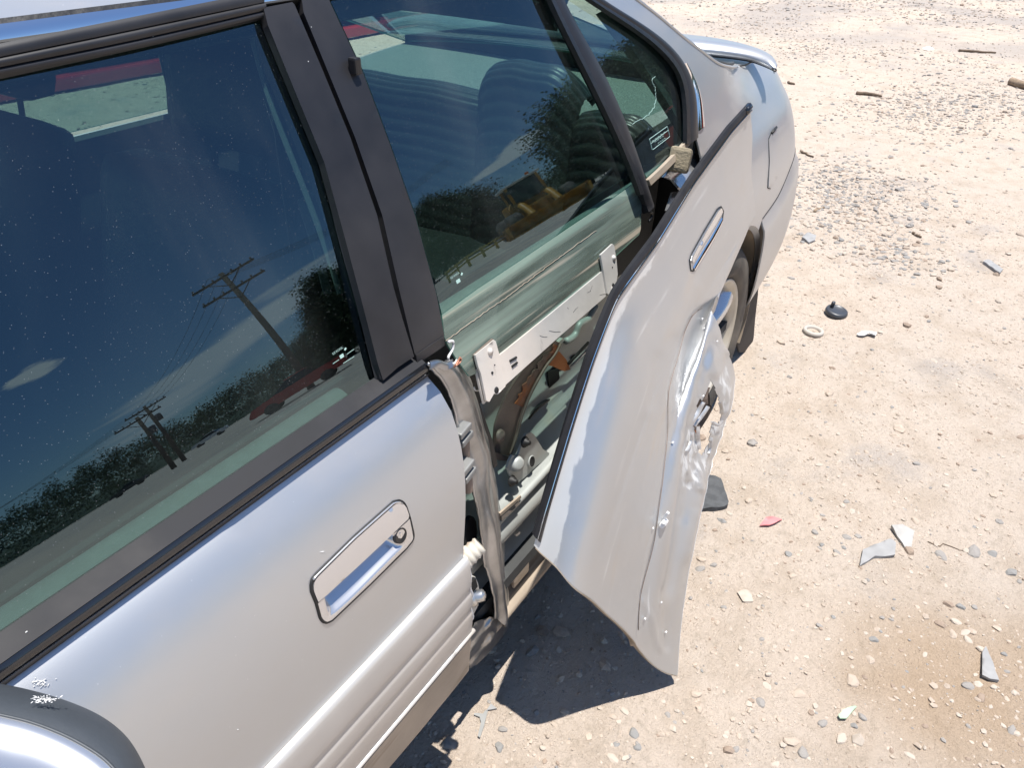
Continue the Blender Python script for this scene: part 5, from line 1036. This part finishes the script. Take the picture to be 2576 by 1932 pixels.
# ================================================================== CABIN
def rbox(name, c, s, m, parent, bev=.03, rot=None): return box(name, c, s, m, parent, rot, bev, True)
box('floor_pan', (.1, 0, .30), (3.4, 1.64, .03), M['cabin'], car)
P = np.array([[(x, y, .965 + .012 * math.sin(3 * y) + .02 * smooth(1.2, 1.66, x)) for y in np.linspace(-.60, .60, 40)] for x in np.linspace(1.17, 1.66, 24)])
gslab('parcel_shelf', P, .02, M['carpet'], car, out=(0, 0, 1))
rs = empty('rear_seat'); rs.parent = car
def ribbed(name, y0, y1, top, xt, n=26, bulge=.05, nr=11, m=None, lean=.28, h=.55):
    """a padded back with horizontal pleats"""
    t = np.linspace(0, 1, 150); s = np.linspace(-1, 1, n); P = np.zeros((150, n, 3))
    for i, ti in enumerate(t):
        # over the crest and down the face
        a = np.interp(ti, [0, .28, 1], [-1.15, 1.15, 1.45]); crest = ti < .28
        if crest: ph = np.interp(ti, [0, .28], [-.9, 1.35]); x = xt - .055 * math.sin(ph); z = top - .055 * (1 - math.cos(ph))
        else:
            k = (ti - .28) / .72; x = xt - .055 * math.sin(1.35) - lean * h * k * .6; z = top - .055 * (1 - math.cos(1.35)) - h * k
        pleat = .0035 * abs(math.sin(ti * math.pi * nr * 2.0)) * (1 if ti < .5 else .6)
        e = np.abs(s)**4; P[i] = np.stack([x - pleat * .5 + .035 * e, y0 + (y1 - y0) * (s + 1) / 2, z + pleat - .05 * e * bulge / .05], 1)
        P[i, :, 2] += .002 * np.sin(s * 9)
    return gslab(name, P, .02, m or M['leather'], rs, out=(-.5, 0, 1))
ribbed('seat_back', -.12, .66, 1.005, 1.15, bulge=.02); ribbed('head_bolster', -.42, -.085, 1.090, 1.165, bulge=.075, nr=10); ribbed('seat_wing', -.63, -.38, .99, 1.17, bulge=.06)
rbox('seat_cushion', (.82, 0, .50), (.55, 1.25, .18), M['seat_dark'], rs, .05)  # darker than the seat back: shadow on the cushion put into its colour
def front_seat(y, name='front_seat'):
    s = empty(name, (0, y, 0)); s.parent = car
    rbox('seat_cushion', (-.37, 0, .52), (.52, .52, .16), M['seat_dark'], s, .06)
    rbox('seat_back', (-.04, 0, .82), (.13, .50, .62), M['seat_dark'], s, .055, Matrix.Rotation(.28, 3, 'Y'))
    rbox('headrest', (.11, 0, 1.215), (.10, .27, .17), M['seat_dark'], s, .045, Matrix.Rotation(.2, 3, 'Y'))
    for d in (-.06, .06): tube('headrest_post', [(.08, d, 1.08), (.10, d, 1.18)], .006, M['gasket'], s, 8)
front_seat(-.36); front_seat(.36)
tube('steering_wheel', [(-.88 + .05 * math.sin(a) * 0 - .09 * math.cos(a) * .5, -.36 + .185 * math.sin(a), .86 + .17 * math.cos(a)) for a in np.linspace(0, 2 * math.pi, 40)[:-1]], .015, M['gasket'], car, 8, closed=True)
rbox('dashboard', (-1.12, 0, .78), (.4, 1.35, .30), M['cabin'], car, .08)
# inner door trims seen through the near panes and inside of the far side
for nm, x0, x1 in (('door_trim', -1.15, -.02), ('door_trim', .05, 1.05)):
    xs3 = np.linspace(x0, x1, 24); gslab(nm, np.array([[(x, -.685 + .01 * math.sin(i), z) for i, z in enumerate(np.linspace(.30, .90, 6))] for x in xs3]), .01, M['cabin'], fd if x0 < -.5 else rd, out=(0, 1, 0))
M['trim_lit'] = mat('lit_cabin_trim', (.085, .09, .088), .8, 0, nscale=50, namt=.2)  # lighter copy of the cabin trim, with the light on it in the colour
xs3 = np.linspace(-1.6, 1.9, 60); P = np.array([[(x, S(min(x, 2.1), z) - 0, z) for z in np.linspace(.25, .905, 24)] for x in xs3]); gslab('far_side_panel', P, .01, [P_, P_, M['cabin']], car, out=(0, 1, 0), mback=2)
gslab('far_door_trim', np.array([[(x, .70 - .02 * (k == 0) + .03 * (k == 4), z) for k, z in enumerate((.92, .88, .75, .6, .35))] for x in np.linspace(-1.2, 1.1, 30)]), .02, M['trim_lit'], car, out=(0, -1, 0))
def far_post(name, x0, x1, wid_, m=M['cabin']):
    P = np.array([[(x0 + (x1 - x0) * t + w_, GP(.93 + .44 * t) - .006, .91 + .46 * t) for w_ in (-wid_, -wid_ / 2, 0, wid_ / 2, wid_)] for t in np.linspace(0, 1, 12)]); return gslab(name, P, .02, m, car, out=(0, 1, 0))
far_post('far_pillar', .05, .06, .07); far_post('far_divider', .76, .66, .02); far_post('far_rear_pillar', 1.24, .98, .10); far_post('far_front_pillar', -1.05, -.62, .04)
fp = [(-1.15, .92), (.0, .92), (.0, 1.36), (-.6, 1.36)]; 
def far_pane(poly): return panel('far_pane', poly, lambda q: np.stack([q[:, 0], GP(q[:, 1]) - .009, q[:, 1]], 1), .12, .0035, [M['glass_far'], M['glass_edge'], M['pass']], car, out=(0, 1, 0), medge=1, mback=2)
far_pane(fp); far_pane([(.10, .92), (.74, .92), (.64, 1.33), (.11, 1.36)]); far_pane([(.79, .92), (1.18, .93), (1.12, 1.10), (.92, 1.27), (.69, 1.32)])
P = np.array([[(x, GP(z) - .002, z) for z in np.linspace(1.345, 1.395, 4)] for x in np.linspace(-1.2, .95, 30)]); gslab('far_roof_rail', P, .02, [P_, P_, M['cabin']], car, out=(0, 1, 0), mback=2)
P = np.array([[(x, y, 1.345 + .03 * (1 - (y / .62)**2) - .085 * max(0, x - .35)**1.5) for y in np.linspace(-.555, .60, 20)] for x in np.linspace(-1.2, .80, 20)]); P2 = np.array([[(.72 + .07 * t, y, (1.262 + .012 * (1 - (y / .58)**2)) * (1 - t) + 1.345 * t) for y in np.linspace(-.58, .58, 20)] for t in np.linspace(0, 1, 5)]); gslab('rear_header', P2, .02, M['cabin'], car, out=(-1, 0, -1))
gslab('headliner', P, .01, M['cabin'], car, out=(0, 0, -1))
P = np.array([[(x, -(GP(z) - .05), z) for z in np.linspace(1.335, 1.365, 4)] for x in np.linspace(-1.2, .80, 20)]); gslab('inner_roof_rail', P, .01, M['cabin'], car, out=(0, 1, 0))
ip2 = np.array([[(x0 + (x1 - x0) * t + w_, -(GP(.93 + .40 * t) - .07), .91 + .42 * t) for w_ in (-.06, 0, .06)] for t in np.linspace(0, 1, 10) for x0, x1 in [(.04, .06)]]); gslab('inner_pillar_trim', ip2, .02, M['trim_lit'], car, out=(0, 1, 0))
P = np.array([[(x, -(S(x, z) - .045), z) for x in np.linspace(1.13 - (z - .95) * .9, 1.62 - (z - .95) * 1.85, 8)] for z in np.linspace(.955, 1.27, 12)]); gslab('inner_rear_pillar', P, .02, M['trim_lit'], car, out=(0, 1, 0))
# seat belt of the near front seat and pale inner sill of the front door
ribbon('seat_belt', [(-.005, -.575, 1.28), (-.04, -.60, 1.0), (-.10, -.63, .62)], [(.035, -.575, 1.28), (.0, -.60, 1.0), (-.06, -.63, .62)], .002, M['leather'], car, 20, 3)
fl_ = [(628, 98), (655, 200), (700, 330), (755, 470), (810, 620), (848, 740)]
M['highlight_webbing'] = mat('frame_highlight_webbing', (.22, .23, .225), .5, 0, nscale=40, namt=.2)
ribbon('frame_highlight', GLS(np.array(fl_), -.045), GLS(np.array(fl_) + np.array([15, -3]), -.045), .004, M['highlight_webbing'], fd, 30, 4, bulge=.004)  # pale ribbon painting the highlight along the inside of the window frame
bl_ = [(664, 246), (700, 360), (740, 480), (790, 640), (815, 740)]
ribbon('belt_webbing', GLS(np.array(bl_), -.12), GLS(np.array(bl_) + np.array([20, -3]), -.12), .002, M['highlight_webbing'], car, 30, 3)
M['inner_sill'] = mat('inner_sill_trim', (.30, .31, .30), .6, 0, nscale=40, namt=.2)
P = np.array([[(x, -.745 + .040 * t, .905 + .010 * math.sin(t * 3.1) - .012 * t) for t in np.linspace(0, 1, 8)] for x in np.linspace(-1.15, -.10, 40)]); gslab('inner_sill', P, .01, M['inner_sill'], fd, out=(0, 0, 1))
P = np.array([[(x, -.745 + .05 * t, .925 + .010 * math.sin(t * 3.1) - .012 * t) for t in np.linspace(0, 1, 8)] for x in np.linspace(.07, 1.08, 40)]); gslab('inner_sill', P, .01, M['inner_sill'], rd, out=(0, 0, 1))
# dirt line, glazing marks and stickers on the glass
def gmark(name, px, parent, m): return panel(name, px, lambda q: GLS(q, .0004), 8, .0004, m, parent)
for dx, dy in ((856, 890), (1149, 701)):
    for (a, b, c, d) in [(-2, -1, 9, 8), (10, -16, 3, 2)]:
        gmark('glazing_mark', [(dx + a, dy + b + 6), (dx + a + c, dy + b), (dx + a + c + 3, dy + b + d), (dx + a + 3, dy + b + d + 6)], fd if dx < 1000 else rd, M['sticker'])
def gtext(body, px, size, ang, parent):
    cu = bpy.data.curves.new('glazing_text', 'FONT'); cu.body = body; cu.size = 1; cu.align_x = 'CENTER'; ob = bpy.data.objects.new('tmp', cu); COL.objects.link(ob)
    me = bpy.data.meshes.new_from_object(ob.evaluated_get(bpy.context.evaluated_depsgraph_get())); bpy.data.objects.remove(ob)
    V = np.array([v.co[:] for v in me.vertices]); F = [tuple(p.vertices) for p in me.polygons]; bpy.data.meshes.remove(me)
    if not len(V): return
    ca, sa = math.cos(ang), math.sin(ang); q = np.stack([px[0] + size * (V[:, 0] * ca + V[:, 1] * sa), px[1] + size * (V[:, 0] * sa * 1 - V[:, 1] * ca)], 1)
    mesh('glazing_text', GLS(q, .0006), F, M['sticker'], parent, smooth=False)
gtext('EZ KOOL', (851, 884), 7.5, -.6, fd); gtext('EZ KOOL', (1146, 694), 6.5, -.6, rd)
def dashes(p0, p1, n_, par_):
    p0, p1 = np.array(p0, float), np.array(p1, float)
    for k in range(n_): a_ = p0 + (p1 - p0) * k / n_; tube('print_dash', GLS([a_, a_ + (p1 - p0) / n_ * .62], .0006), .0005, M['sticker'], par_, 4)
dashes((873, 891), (891, 878), 6, fd); dashes((864, 914), (892, 896), 8, fd); dashes((838, 915), (854, 904), 5, fd)
dashes((1640, 355), (1676, 329), 5, rd); dashes((1647, 357), (1672, 339), 4, rd); dashes((1655, 360), (1676, 345), 4, rd)
st = [(1634, 349), (1679, 317), (1685, 343), (1641, 377), (1634, 349)]
tube('warning_sticker', GLS(curve(st, 50, lin=True), .0006), .0006, M['sticker'], rd, 5); tube('sticker_rule', GLS([(1637, 361), (1681, 327)], .0006), .0006, M['sticker'], rd, 5)
ck = [(1648, 193), (1640, 197), (1640, 204), (1645, 212), (1648, 222), (1650, 240), (1649, 256), (1644, 272), (1634, 284), (1618, 296), (1600, 306), (1590, 312)]
tube('glass_crack', GLS(np.array(curve(ck, 50)) + rng.normal(size=(50, 2)) * 1.0, .0008), .0005, M['sticker'], rd, 4)

# ================================================================== SURROUNDINGS (seen in glass and paint, and beyond)
def polar(az, d, z=0.): a = math.radians(az); return np.array([d * math.cos(a), -d * math.sin(a), z])
leafm = [mat('foliage_dark', (.040, .062, .022), .75, 0, nscale=2, namt=.5), mat('foliage_mid', (.060, .088, .030), .75, 0, nscale=2, namt=.4)]
bark = mat('tree_bark', (.10, .075, .055), .95, 0, nscale=8, namt=.4)
def crown_mesh(seed, nclump, shape, leaf, per):
    r = np.random.default_rng(seed); V = []; n = nclump * per
    th = r.uniform(0, 6.28, nclump); zc = r.beta(1.6, 1.4, nclump); rad = shape(zc) * np.sqrt(r.uniform(.15, 1, nclump)) * r.uniform(.75, 1.15, nclump)
    C = np.stack([rad * np.cos(th), rad * np.sin(th), zc], 1); Pp = np.repeat(C, per, 0) + r.normal(size=(n, 3)) * .055
    a = r.normal(size=(n, 3)); a /= np.linalg.norm(a, axis=1)[:, None]; b = np.cross(a, r.normal(size=(n, 3))); b /= np.linalg.norm(b, axis=1)[:, None]
    s = leaf * r.uniform(.6, 1.4, (n, 1)); V = np.stack([Pp - a * s, Pp + b * s * .6, Pp + a * s, Pp - b * s * .6], 1).reshape(-1, 3); F = np.arange(4 * n).reshape(n, 4)
    o = fastmesh('crown', V, F, leafm, r.integers(0, 2, nclump).repeat(per), smooth=False); me = o.data; bpy.data.objects.remove(o); return me
round_ = lambda z: .42 * np.sqrt(np.clip(1 - ((z - .45) / .58)**2, .02, 1)); cone_ = lambda z: .24 * (1.05 - z)**.8
CR = [crown_mesh(i, 280, round_, .0105, 95) for i in range(3)] + [crown_mesh(9 + i, 220, cone_, .010, 95) for i in range(2)]
def trunk_mesh():
    V, F = tube('t', [(0, 0, -.02), (.004, 0, .2), (-.004, .003, .5), (0, 0, .85)], .03, None, None, 8, rs=[.034, .026, .018, .006], build=False); Vs = [V]; Fs = list(F); b = len(V)
    for k in range(6):
        a = k * 1.05; z = .28 + .07 * k; V2, F2 = tube('t', [(0, 0, z), (.12 * math.cos(a), .12 * math.sin(a), z + .1), (.26 * math.cos(a), .26 * math.sin(a), z + .17)], .01, None, None, 6, rs=[.012, .008, .003], build=False); Vs.append(V2); Fs += [tuple(i + b for i in f) for f in F2]; b += len(V2)
    me = bpy.data.meshes.new('trunk'); me.from_pydata([tuple(v) for v in np.concatenate(Vs)], [], Fs); me.materials.append(bark); return me
TM = trunk_mesh()
def tree(az, d, h, k, label, wid_=1.):
    p = polar(az, d); t = empty('tree' if k < 3 else 'conifer', p, random.uniform(0, 6)); t.scale = (h * wid_, h * wid_, h); tag(t, label, 'tree', 'trees standing beyond the yard')
    for me, nm, zo in ((CR[k], 'crown', .10), (TM, 'trunk', 0)):
        o = bpy.data.objects.new(nm, me); COL.objects.link(o); o.parent = t; o.location = (0, 0, zo)
        if nm == 'crown': o.scale = (1, 1, .92)
TL = []
TREES = [(26.0, 46, 9.6, 0, 1.25), (28.8, 50, 11.5, 1, 1.2), (29.4, 62, 11.6, 2, 1.0), (25, 52, 11.5, 1, 1.2), (32.0, 70, 7.8, 0, 1.0), (22, 55, 12, 0, 1.2), (37.6, 88, 5.6, 1, 1.3), (39.6, 86, 7.0, 2, 1.2), (41.5, 80, 9.8, 0, 1.2), (43.2, 76, 12.5, 1, 1.2), (44.9, 75, 13.2, 2, 1.2), (46.6, 74, 13.8, 0, 1.2),
         (48.6, 70, 11.0, 3, 1.3), (50.6, 62, 8.4, 0, 1.2), (52.2, 60, 10.5, 4, 1.25), (53.5, 58, 10.8, 3, 1.2), (54.6, 64, 9.6, 4, 1.2), (56.3, 80, 7.5, 1, 1.2)]
WORDS = ['broad round-crowned tree at the far right of the tree line mirrored in the quarter glass', 'tall leafy tree mirrored beside the divider bar', 'leafy tree mirrored just behind the yellow loader', 'tree at the outer right end of the mirrored tree line', 'lower round tree mirrored left of the loader roof', 'tree beyond the outer right end of the mirrored row',
         'short bushy tree left of the loader', 'second bushy tree left of the loader', 'bushy tree midway in the dark mirrored row', 'taller tree in the dark row mirrored low in the rear glass', 'tall tree near the left end of the dark row', 'tallest tree at the left end of the dark row by the pillar', 'conifer mirrored at the pillar edge of the front glass', 'round tree between two conifers', 'dark pointed conifer mirrored right of the big pole', 'tall slim conifer nearest the big pole', 'slim conifer left of the others', 'small round tree above the red pickup']
for (az, d, h, k, wd), wds in zip(TREES, WORDS): tree(az, d, h, k, wds, wd)
# far wooded ridge: nobody could count its trees
r = np.random.default_rng(5); n = 7500; az = r.uniform(15, 140, n); d = r.uniform(150, 210, n); top = np.interp(az, [15, 50, 56, 62, 66, 72, 78, 86, 110, 140], [9, 10, 9, 11.5, 9, 13, 13.5, 9, 8, 10]) * (1 + .12 * np.sin(az * 3.1) + .08 * np.sin(az * 7.7)); zc = top * np.sqrt(r.uniform(0, 1, n))
C = np.stack([d * np.cos(np.radians(az)), -d * np.sin(np.radians(az)), zc], 1); per = 28; Pp = np.repeat(C, per, 0) + r.normal(size=(n * per, 3)) * .9
a = r.normal(size=Pp.shape); a /= np.linalg.norm(a, axis=1)[:, None]; b = np.cross(a, r.normal(size=Pp.shape)); b /= np.linalg.norm(b, axis=1)[:, None]; s = r.uniform(.14, .34, (len(Pp), 1))
wood = fastmesh('wooded_ridge', np.stack([Pp - a * s, Pp + b * s * .7, Pp + a * s, Pp - b * s * .7], 1).reshape(-1, 3), np.arange(4 * len(Pp)).reshape(-1, 4), leafm, r.integers(0, 2, n).repeat(per), smooth=False); tag(wood, 'far-off wooded ridge along the horizon', 'woods', kind='stuff')
# low hill behind the trees
ha = np.radians(np.linspace(5, 150, 120)); hd = np.array([190, 230, 280, 340]); hh = np.array([-.5, 6, 9, -1.]); V = np.array([[(d_ * math.cos(a_), -d_ * math.sin(a_), h_ * (.75 + .3 * math.sin(a_ * 5) + .12 * math.sin(a_ * 13))) for d_, h_ in zip(hd, hh)] for a_ in ha]).reshape(-1, 3)
hill = mesh('hills', V, gridF(120, 4), leafm[0]); tag(hill, 'low green hills at the horizon', kind='structure')
# utility poles and wires
poleM = mat('pole_wood', (.13, .10, .075), .95, 0, nscale=3, namt=.3); insM = mat('insulator', (.10, .10, .11), .4)
def pole(az, d, h, label, arms, turn, transformer=False):
    p = polar(az, d); o = empty('utility_pole', p, math.radians(-az + 90 + turn)); tag(o, label, 'utility pole', 'utility poles along the road')
    tube('pole_shaft', [(0, 0, -.3), (0, 0, h)], .17, poleM, o, 12, rs=[.19, .12])
    for k in range(arms):
        z = h - .35 - 1.05 * k; box('crossarm', (0, .16, z), (3.0, .11, .13), poleM, o)
        for s_ in (-1, 1): tube('arm_brace', [(0, .20, z - .75), (s_ * .75, .18, z - .05)], .03, poleM, o, 6)
        for x in (-1.4, -.9, -.45, .45, .9, 1.4): lathe('insulator', [(.02, 0), (.05, .05), (.035, .09), (.06, .12), (.03, .17), (0, .18)], insM, o, 10).location = (x, .16, z + .06)
    if transformer: lathe('transformer', [(0, 0), (.22, .02), (.23, .7), (.18, .8), (0, .82)], insM, o, 16).location = (.35, .1, h - 2.3)
    return o
pole(58.9, 33, 10.2, 'nearest tall wooden utility pole with two crossarms', 2, 8); pole(68.5, 56, 7.8, 'farther utility pole with one crossarm and a transformer', 1, 10, True); pole(69.4, 50, 6.5, 'shorter utility pole standing left of the transformer pole', 1, 12, True)
cab = mat('cable', (.02, .02, .02), .6); V = []; F = []
def wire(a, b, sag):
    t = np.linspace(0, 1, 20)[:, None]; P = a * (1 - t) + b * t; P[:, 2] -= sag * 4 * (t * (1 - t))[:, 0]; return P
w0 = empty('overhead_wires'); tag(w0, 'overhead wires strung between the utility poles', 'overhead wires')
for k, dx_ in enumerate((-1.3, -.45, .45, 1.3)):
    a = polar(58.9, 33, 9.95) + np.array([.85, -.5, 0]) * dx_; b = polar(68.5, 56, 7.6) + np.array([.9, -.4, 0]) * dx_; c = polar(40, 40, 9.9) + np.array([.8, -.6, 0]) * dx_
    tube('wire', np.concatenate([wire(c, a, .5), wire(a, b, .7)[1:], wire(b, polar(84, 85, 9), .9)[1:]]), .012, cab, w0, 4)
# wheel loader in yellow
yel = mat('loader_yellow', (.55, .27, .025), .5, 0, nscale=3, namt=.25); lgl = mat('cab_glass', (.02, .03, .03), .08)
ld = empty('wheel_loader', polar(36.6, 31.0), math.radians(-36.6 + 90 - 12)); ld.scale = (1.2, 1.2, 1.25); tag(ld, 'yellow wheel loader with its wide bucket lowered and a white cab roof', 'loader')
def lb(name, c, s, m, bev=.06, rot=None): return box(name, c, s, m, ld, rot, bev)
V = np.array([[(x, y, z) for x in (-1.75, -1.73, 1.73, 1.75)] for y, z in [(.35, .85), (.05, .80), (-.25, .45), (-.30, .2), (-.1, .06), (.55, .05)]])
gslab('bucket', V, .06, yel, ld, out=(0, 1, 1)); 
for s_ in (-1, 1): lb('bucket_cheek', (s_ * 1.72, .1, .42), (.06, .75, .75), yel, .1)
for s_ in (-1, 1):
    tube('lift_arm', curve([(s_ * .55, -.1, .6), (s_ * .55, -.7, 1.25), (s_ * .55, -1.5, 1.85), (s_ * .5, -2.2, 1.9)], 16), .15, yel, ld, 10); 
lb('front_frame', (0, -1.3, 1.05), (.9, 1.3, .8), yel); lb('engine_hood', (0, -3.6, 1.75), (1.5, 2.0, 1.0), yel, .15); lb('rear_frame', (0, -3.2, .95), (1.1, 2.6, .6), yel)
lb('cab_glazing', (0, -2.3, 2.55), (1.25, 1.25, 1.35), lgl, .06)
for x in (-.64, .64):
    for y in (-1.70, -2.9): lb('cab_post', (x, y, 2.5), (.11, .11, 1.5), yel, .02)
lb('cab_roof', (0, -2.3, 3.30), (1.65, 1.65, .14), mat('cab_roof_white', (.6, .6, .56), .6), .05)
lathe('beacon', [(0, .2), (.08, .18), (.09, 0), (0, 0)], mat('beacon_orange', (.6, .15, .03), .3), ld, 12).location = (.45, -2.0, 3.38)
for x in (-1.12, 1.12):
    for y in (-1.0, -3.3):
        lathe('loader_tyre', [(.35, -.25), (.68, -.27), (.76, -.2), (.77, 0), (.76, .2), (.68, .27), (.35, .25), (.0, .2)], M['tyre'], ld, 28, Matrix.Translation((x, y, .76)) @ Matrix.Rotation(math.pi / 2 * (1 if x > 0 else -1), 4, 'Y'))
        lathe('wheel_disc', [(0, .20), (.3, .22), (.36, .26), (.38, .20)], yel, ld, 20, Matrix.Translation((x, y, .76)) @ Matrix.Rotation(math.pi / 2 * (1 if x > 0 else -1), 4, 'Y'))
lb('headlamp', (-.6, -1.55, 2.9), (.28, .12, .2), insM, .04); tube('grab_rail', curve([(-.9, -1.5, 1.0), (-.95, -1.6, 1.9), (-.7, -2.0, 2.2)], 12), .03, yel, ld, 8); tube('exhaust', [(.3, -3.4, 2.2), (.3, -3.4, 3.0)], .06, insM, ld, 10)
# yellow barrier rail beside the loader
br = empty('barrier_rail'); tag(br, 'low yellow barrier rail on posts along the yard edge', 'barrier'); ymat = mat('barrier_yellow', (.55, .40, .08), .6, 0, nscale=2, namt=.3)
p0, p1 = polar(39.2, 33), polar(47.5, 24); dv = (p1 - p0)
rz = math.atan2(dv[1], dv[0])
for z in (.45, .75): box('rail', (p0 + p1) / 2 + np.array([0, 0, z]), (np.linalg.norm(dv), .05, .14), ymat, br, Matrix.Rotation(rz, 3, 'Z'), .01)
for t in np.linspace(0.02, .98, 7): box('post', p0 + dv * t + np.array([0, 0, .4]), (.1, .1, .9), ymat, br, Matrix.Rotation(rz, 3, 'Z'), .01)
# vehicles
gl_d = mat('car_glass', (.015, .018, .02), .06); lampM = mat('lamp_lens', (.6, .1, .08), .2)
def vehicle(name, label, cat, loc, rz, body, L_=4.6, Wd=1.75, pick=False):
    v = empty(name, loc, rz); tag(v, label, cat)
    pr = [(-L_/2, .35), (-L_/2 - .02, .62), (-L_/2 + .15, .88), (-.95, .98), (-.30, 1.46), (.55, 1.50), (.85, 1.0 if pick else 1.42), (1.45 if not pick else .9, 1.0), (L_/2 - .1, .97), (L_/2, .6), (L_/2 - .02, .35)]
    low = [p for p in pr if p[1] <= 1.01]; ys = np.linspace(-1, 1, 9)
    V = np.array([[(x, Wd / 2 * s * (1 - .03 * abs(s)**6), z - .06 * abs(s)**6 * (z > .9)) for s in ys] for x, z in low]); gslab('body', V, .04, body, v, out=(0, 0, 1))
    for s in (-1, 1):
        V = [(x, s * Wd / 2 * .97, z) for x, z in low]; mesh('body_side', V + [(x, s * (Wd / 2 * .97 - .05), z) for x, z in low], [tuple(range(len(low))), tuple(range(len(low), 2 * len(low)))[::-1]] + [(i, i + 1, i + 1 + len(low), i + len(low)) for i in range(len(low) - 1)], body, v, smooth=False)
    cabp = [(-1.0, .97), (-.32, 1.44), (.55, 1.48), (.88 if pick else 1.45, .97)]
    V = np.array([[(x, Wd / 2 * (.92 if z < 1 else .74) * s, z) for s in (-1, -.98, .98, 1)] for x, z in cabp]); gslab('windshield', V, .03, gl_d, v, out=(0, 0, 1))
    for s in (-1, 1): mesh('side_glass', [(x, s * Wd / 2 * (.92 if z < 1 else .74), z) for x, z in cabp] + [(x, s * (Wd / 2 * (.92 if z < 1 else .74) - .03), z) for x, z in cabp], [(0, 1, 2, 3), (7, 6, 5, 4)], gl_d, v, smooth=False)
    box('roof', (.12, 0, 1.49), (.95, Wd * .76, .05), body, v, bev=.02)
    for x in (-L_ * .30, L_ * .29):
        for s in (-1, 1): lathe('wheel', [(0, .1), (.2, .11), (.22, .12), (.31, .1), (.325, .04), (.32, -.1), (.2, -.1)], M['tyre'], v, 24, Matrix.Translation((x, s * (Wd / 2 - .12), .325)) @ Matrix.Rotation(-s * math.pi / 2, 4, 'X'))
    for s in (-1, 1): box('tail_lamp', (L_ / 2 - .02, s * Wd * .36, .75), (.06, .3, .14), lampM, v); box('headlamp', (-L_ / 2 + .03, s * Wd * .36, .70), (.06, .3, .12), M['chrome'], v)
    box('bumper', (-L_ / 2 - .02, 0, .48), (.1, Wd * .96, .18), body, v, bev=.04); box('bumper', (L_ / 2 + .0, 0, .48), (.1, Wd * .96, .18), body, v, bev=.04)
redp = mat('red_paint', (.42, .025, .02), .3, 0, coat=.6); whp = mat('white_paint', (.7, .7, .7), .35, coat=.5); dkp = mat('dark_paint', (.03, .03, .035), .3, coat=.5)
vehicle('red_pickup', 'red pickup truck parked across the yard, mirrored low in the front glass', 'pickup', polar(59.6, 30.5), math.radians(-59.6 + 90 + 8), redp, 3.2 + 1.0, 1.8, True)
vehicle('red_car', 'red car parked close by, mirrored in the quarter glass and rear flank', 'car', polar(22.5, 13.5), math.radians(-22.5 + 80), redp)
vehicle('white_car', 'white car parked by the far treeline', 'car', polar(66, 95), math.radians(40), whp); vehicle('dark_car', 'dark car parked by the far treeline', 'car', polar(72, 100), math.radians(30), dkp)
# red steel skid with a dark load on the far side of the car, seen through its windows
tr = empty('loaded_skid', (4.9, 6.4, 0), math.radians(-4)); tag(tr, 'red steel skid under a dark tarp load, seen through the car windows', 'skid')
for y in (-1.05, 1.05): box('skid_rail', (0, y, .075), (6.8, .12, .11), redp, tr, bev=.02)
for x in np.linspace(-3.2, 3.2, 6): box('crossbeam', (x, 0, .09), (.12, 2.0, .12), redp, tr)
box('covered_load', (0, 0, .85), (6.6, 1.95, 1.30), mat('dark_tarp', (.025, .03, .03), .8, nscale=3, namt=.4), tr, bev=.12)
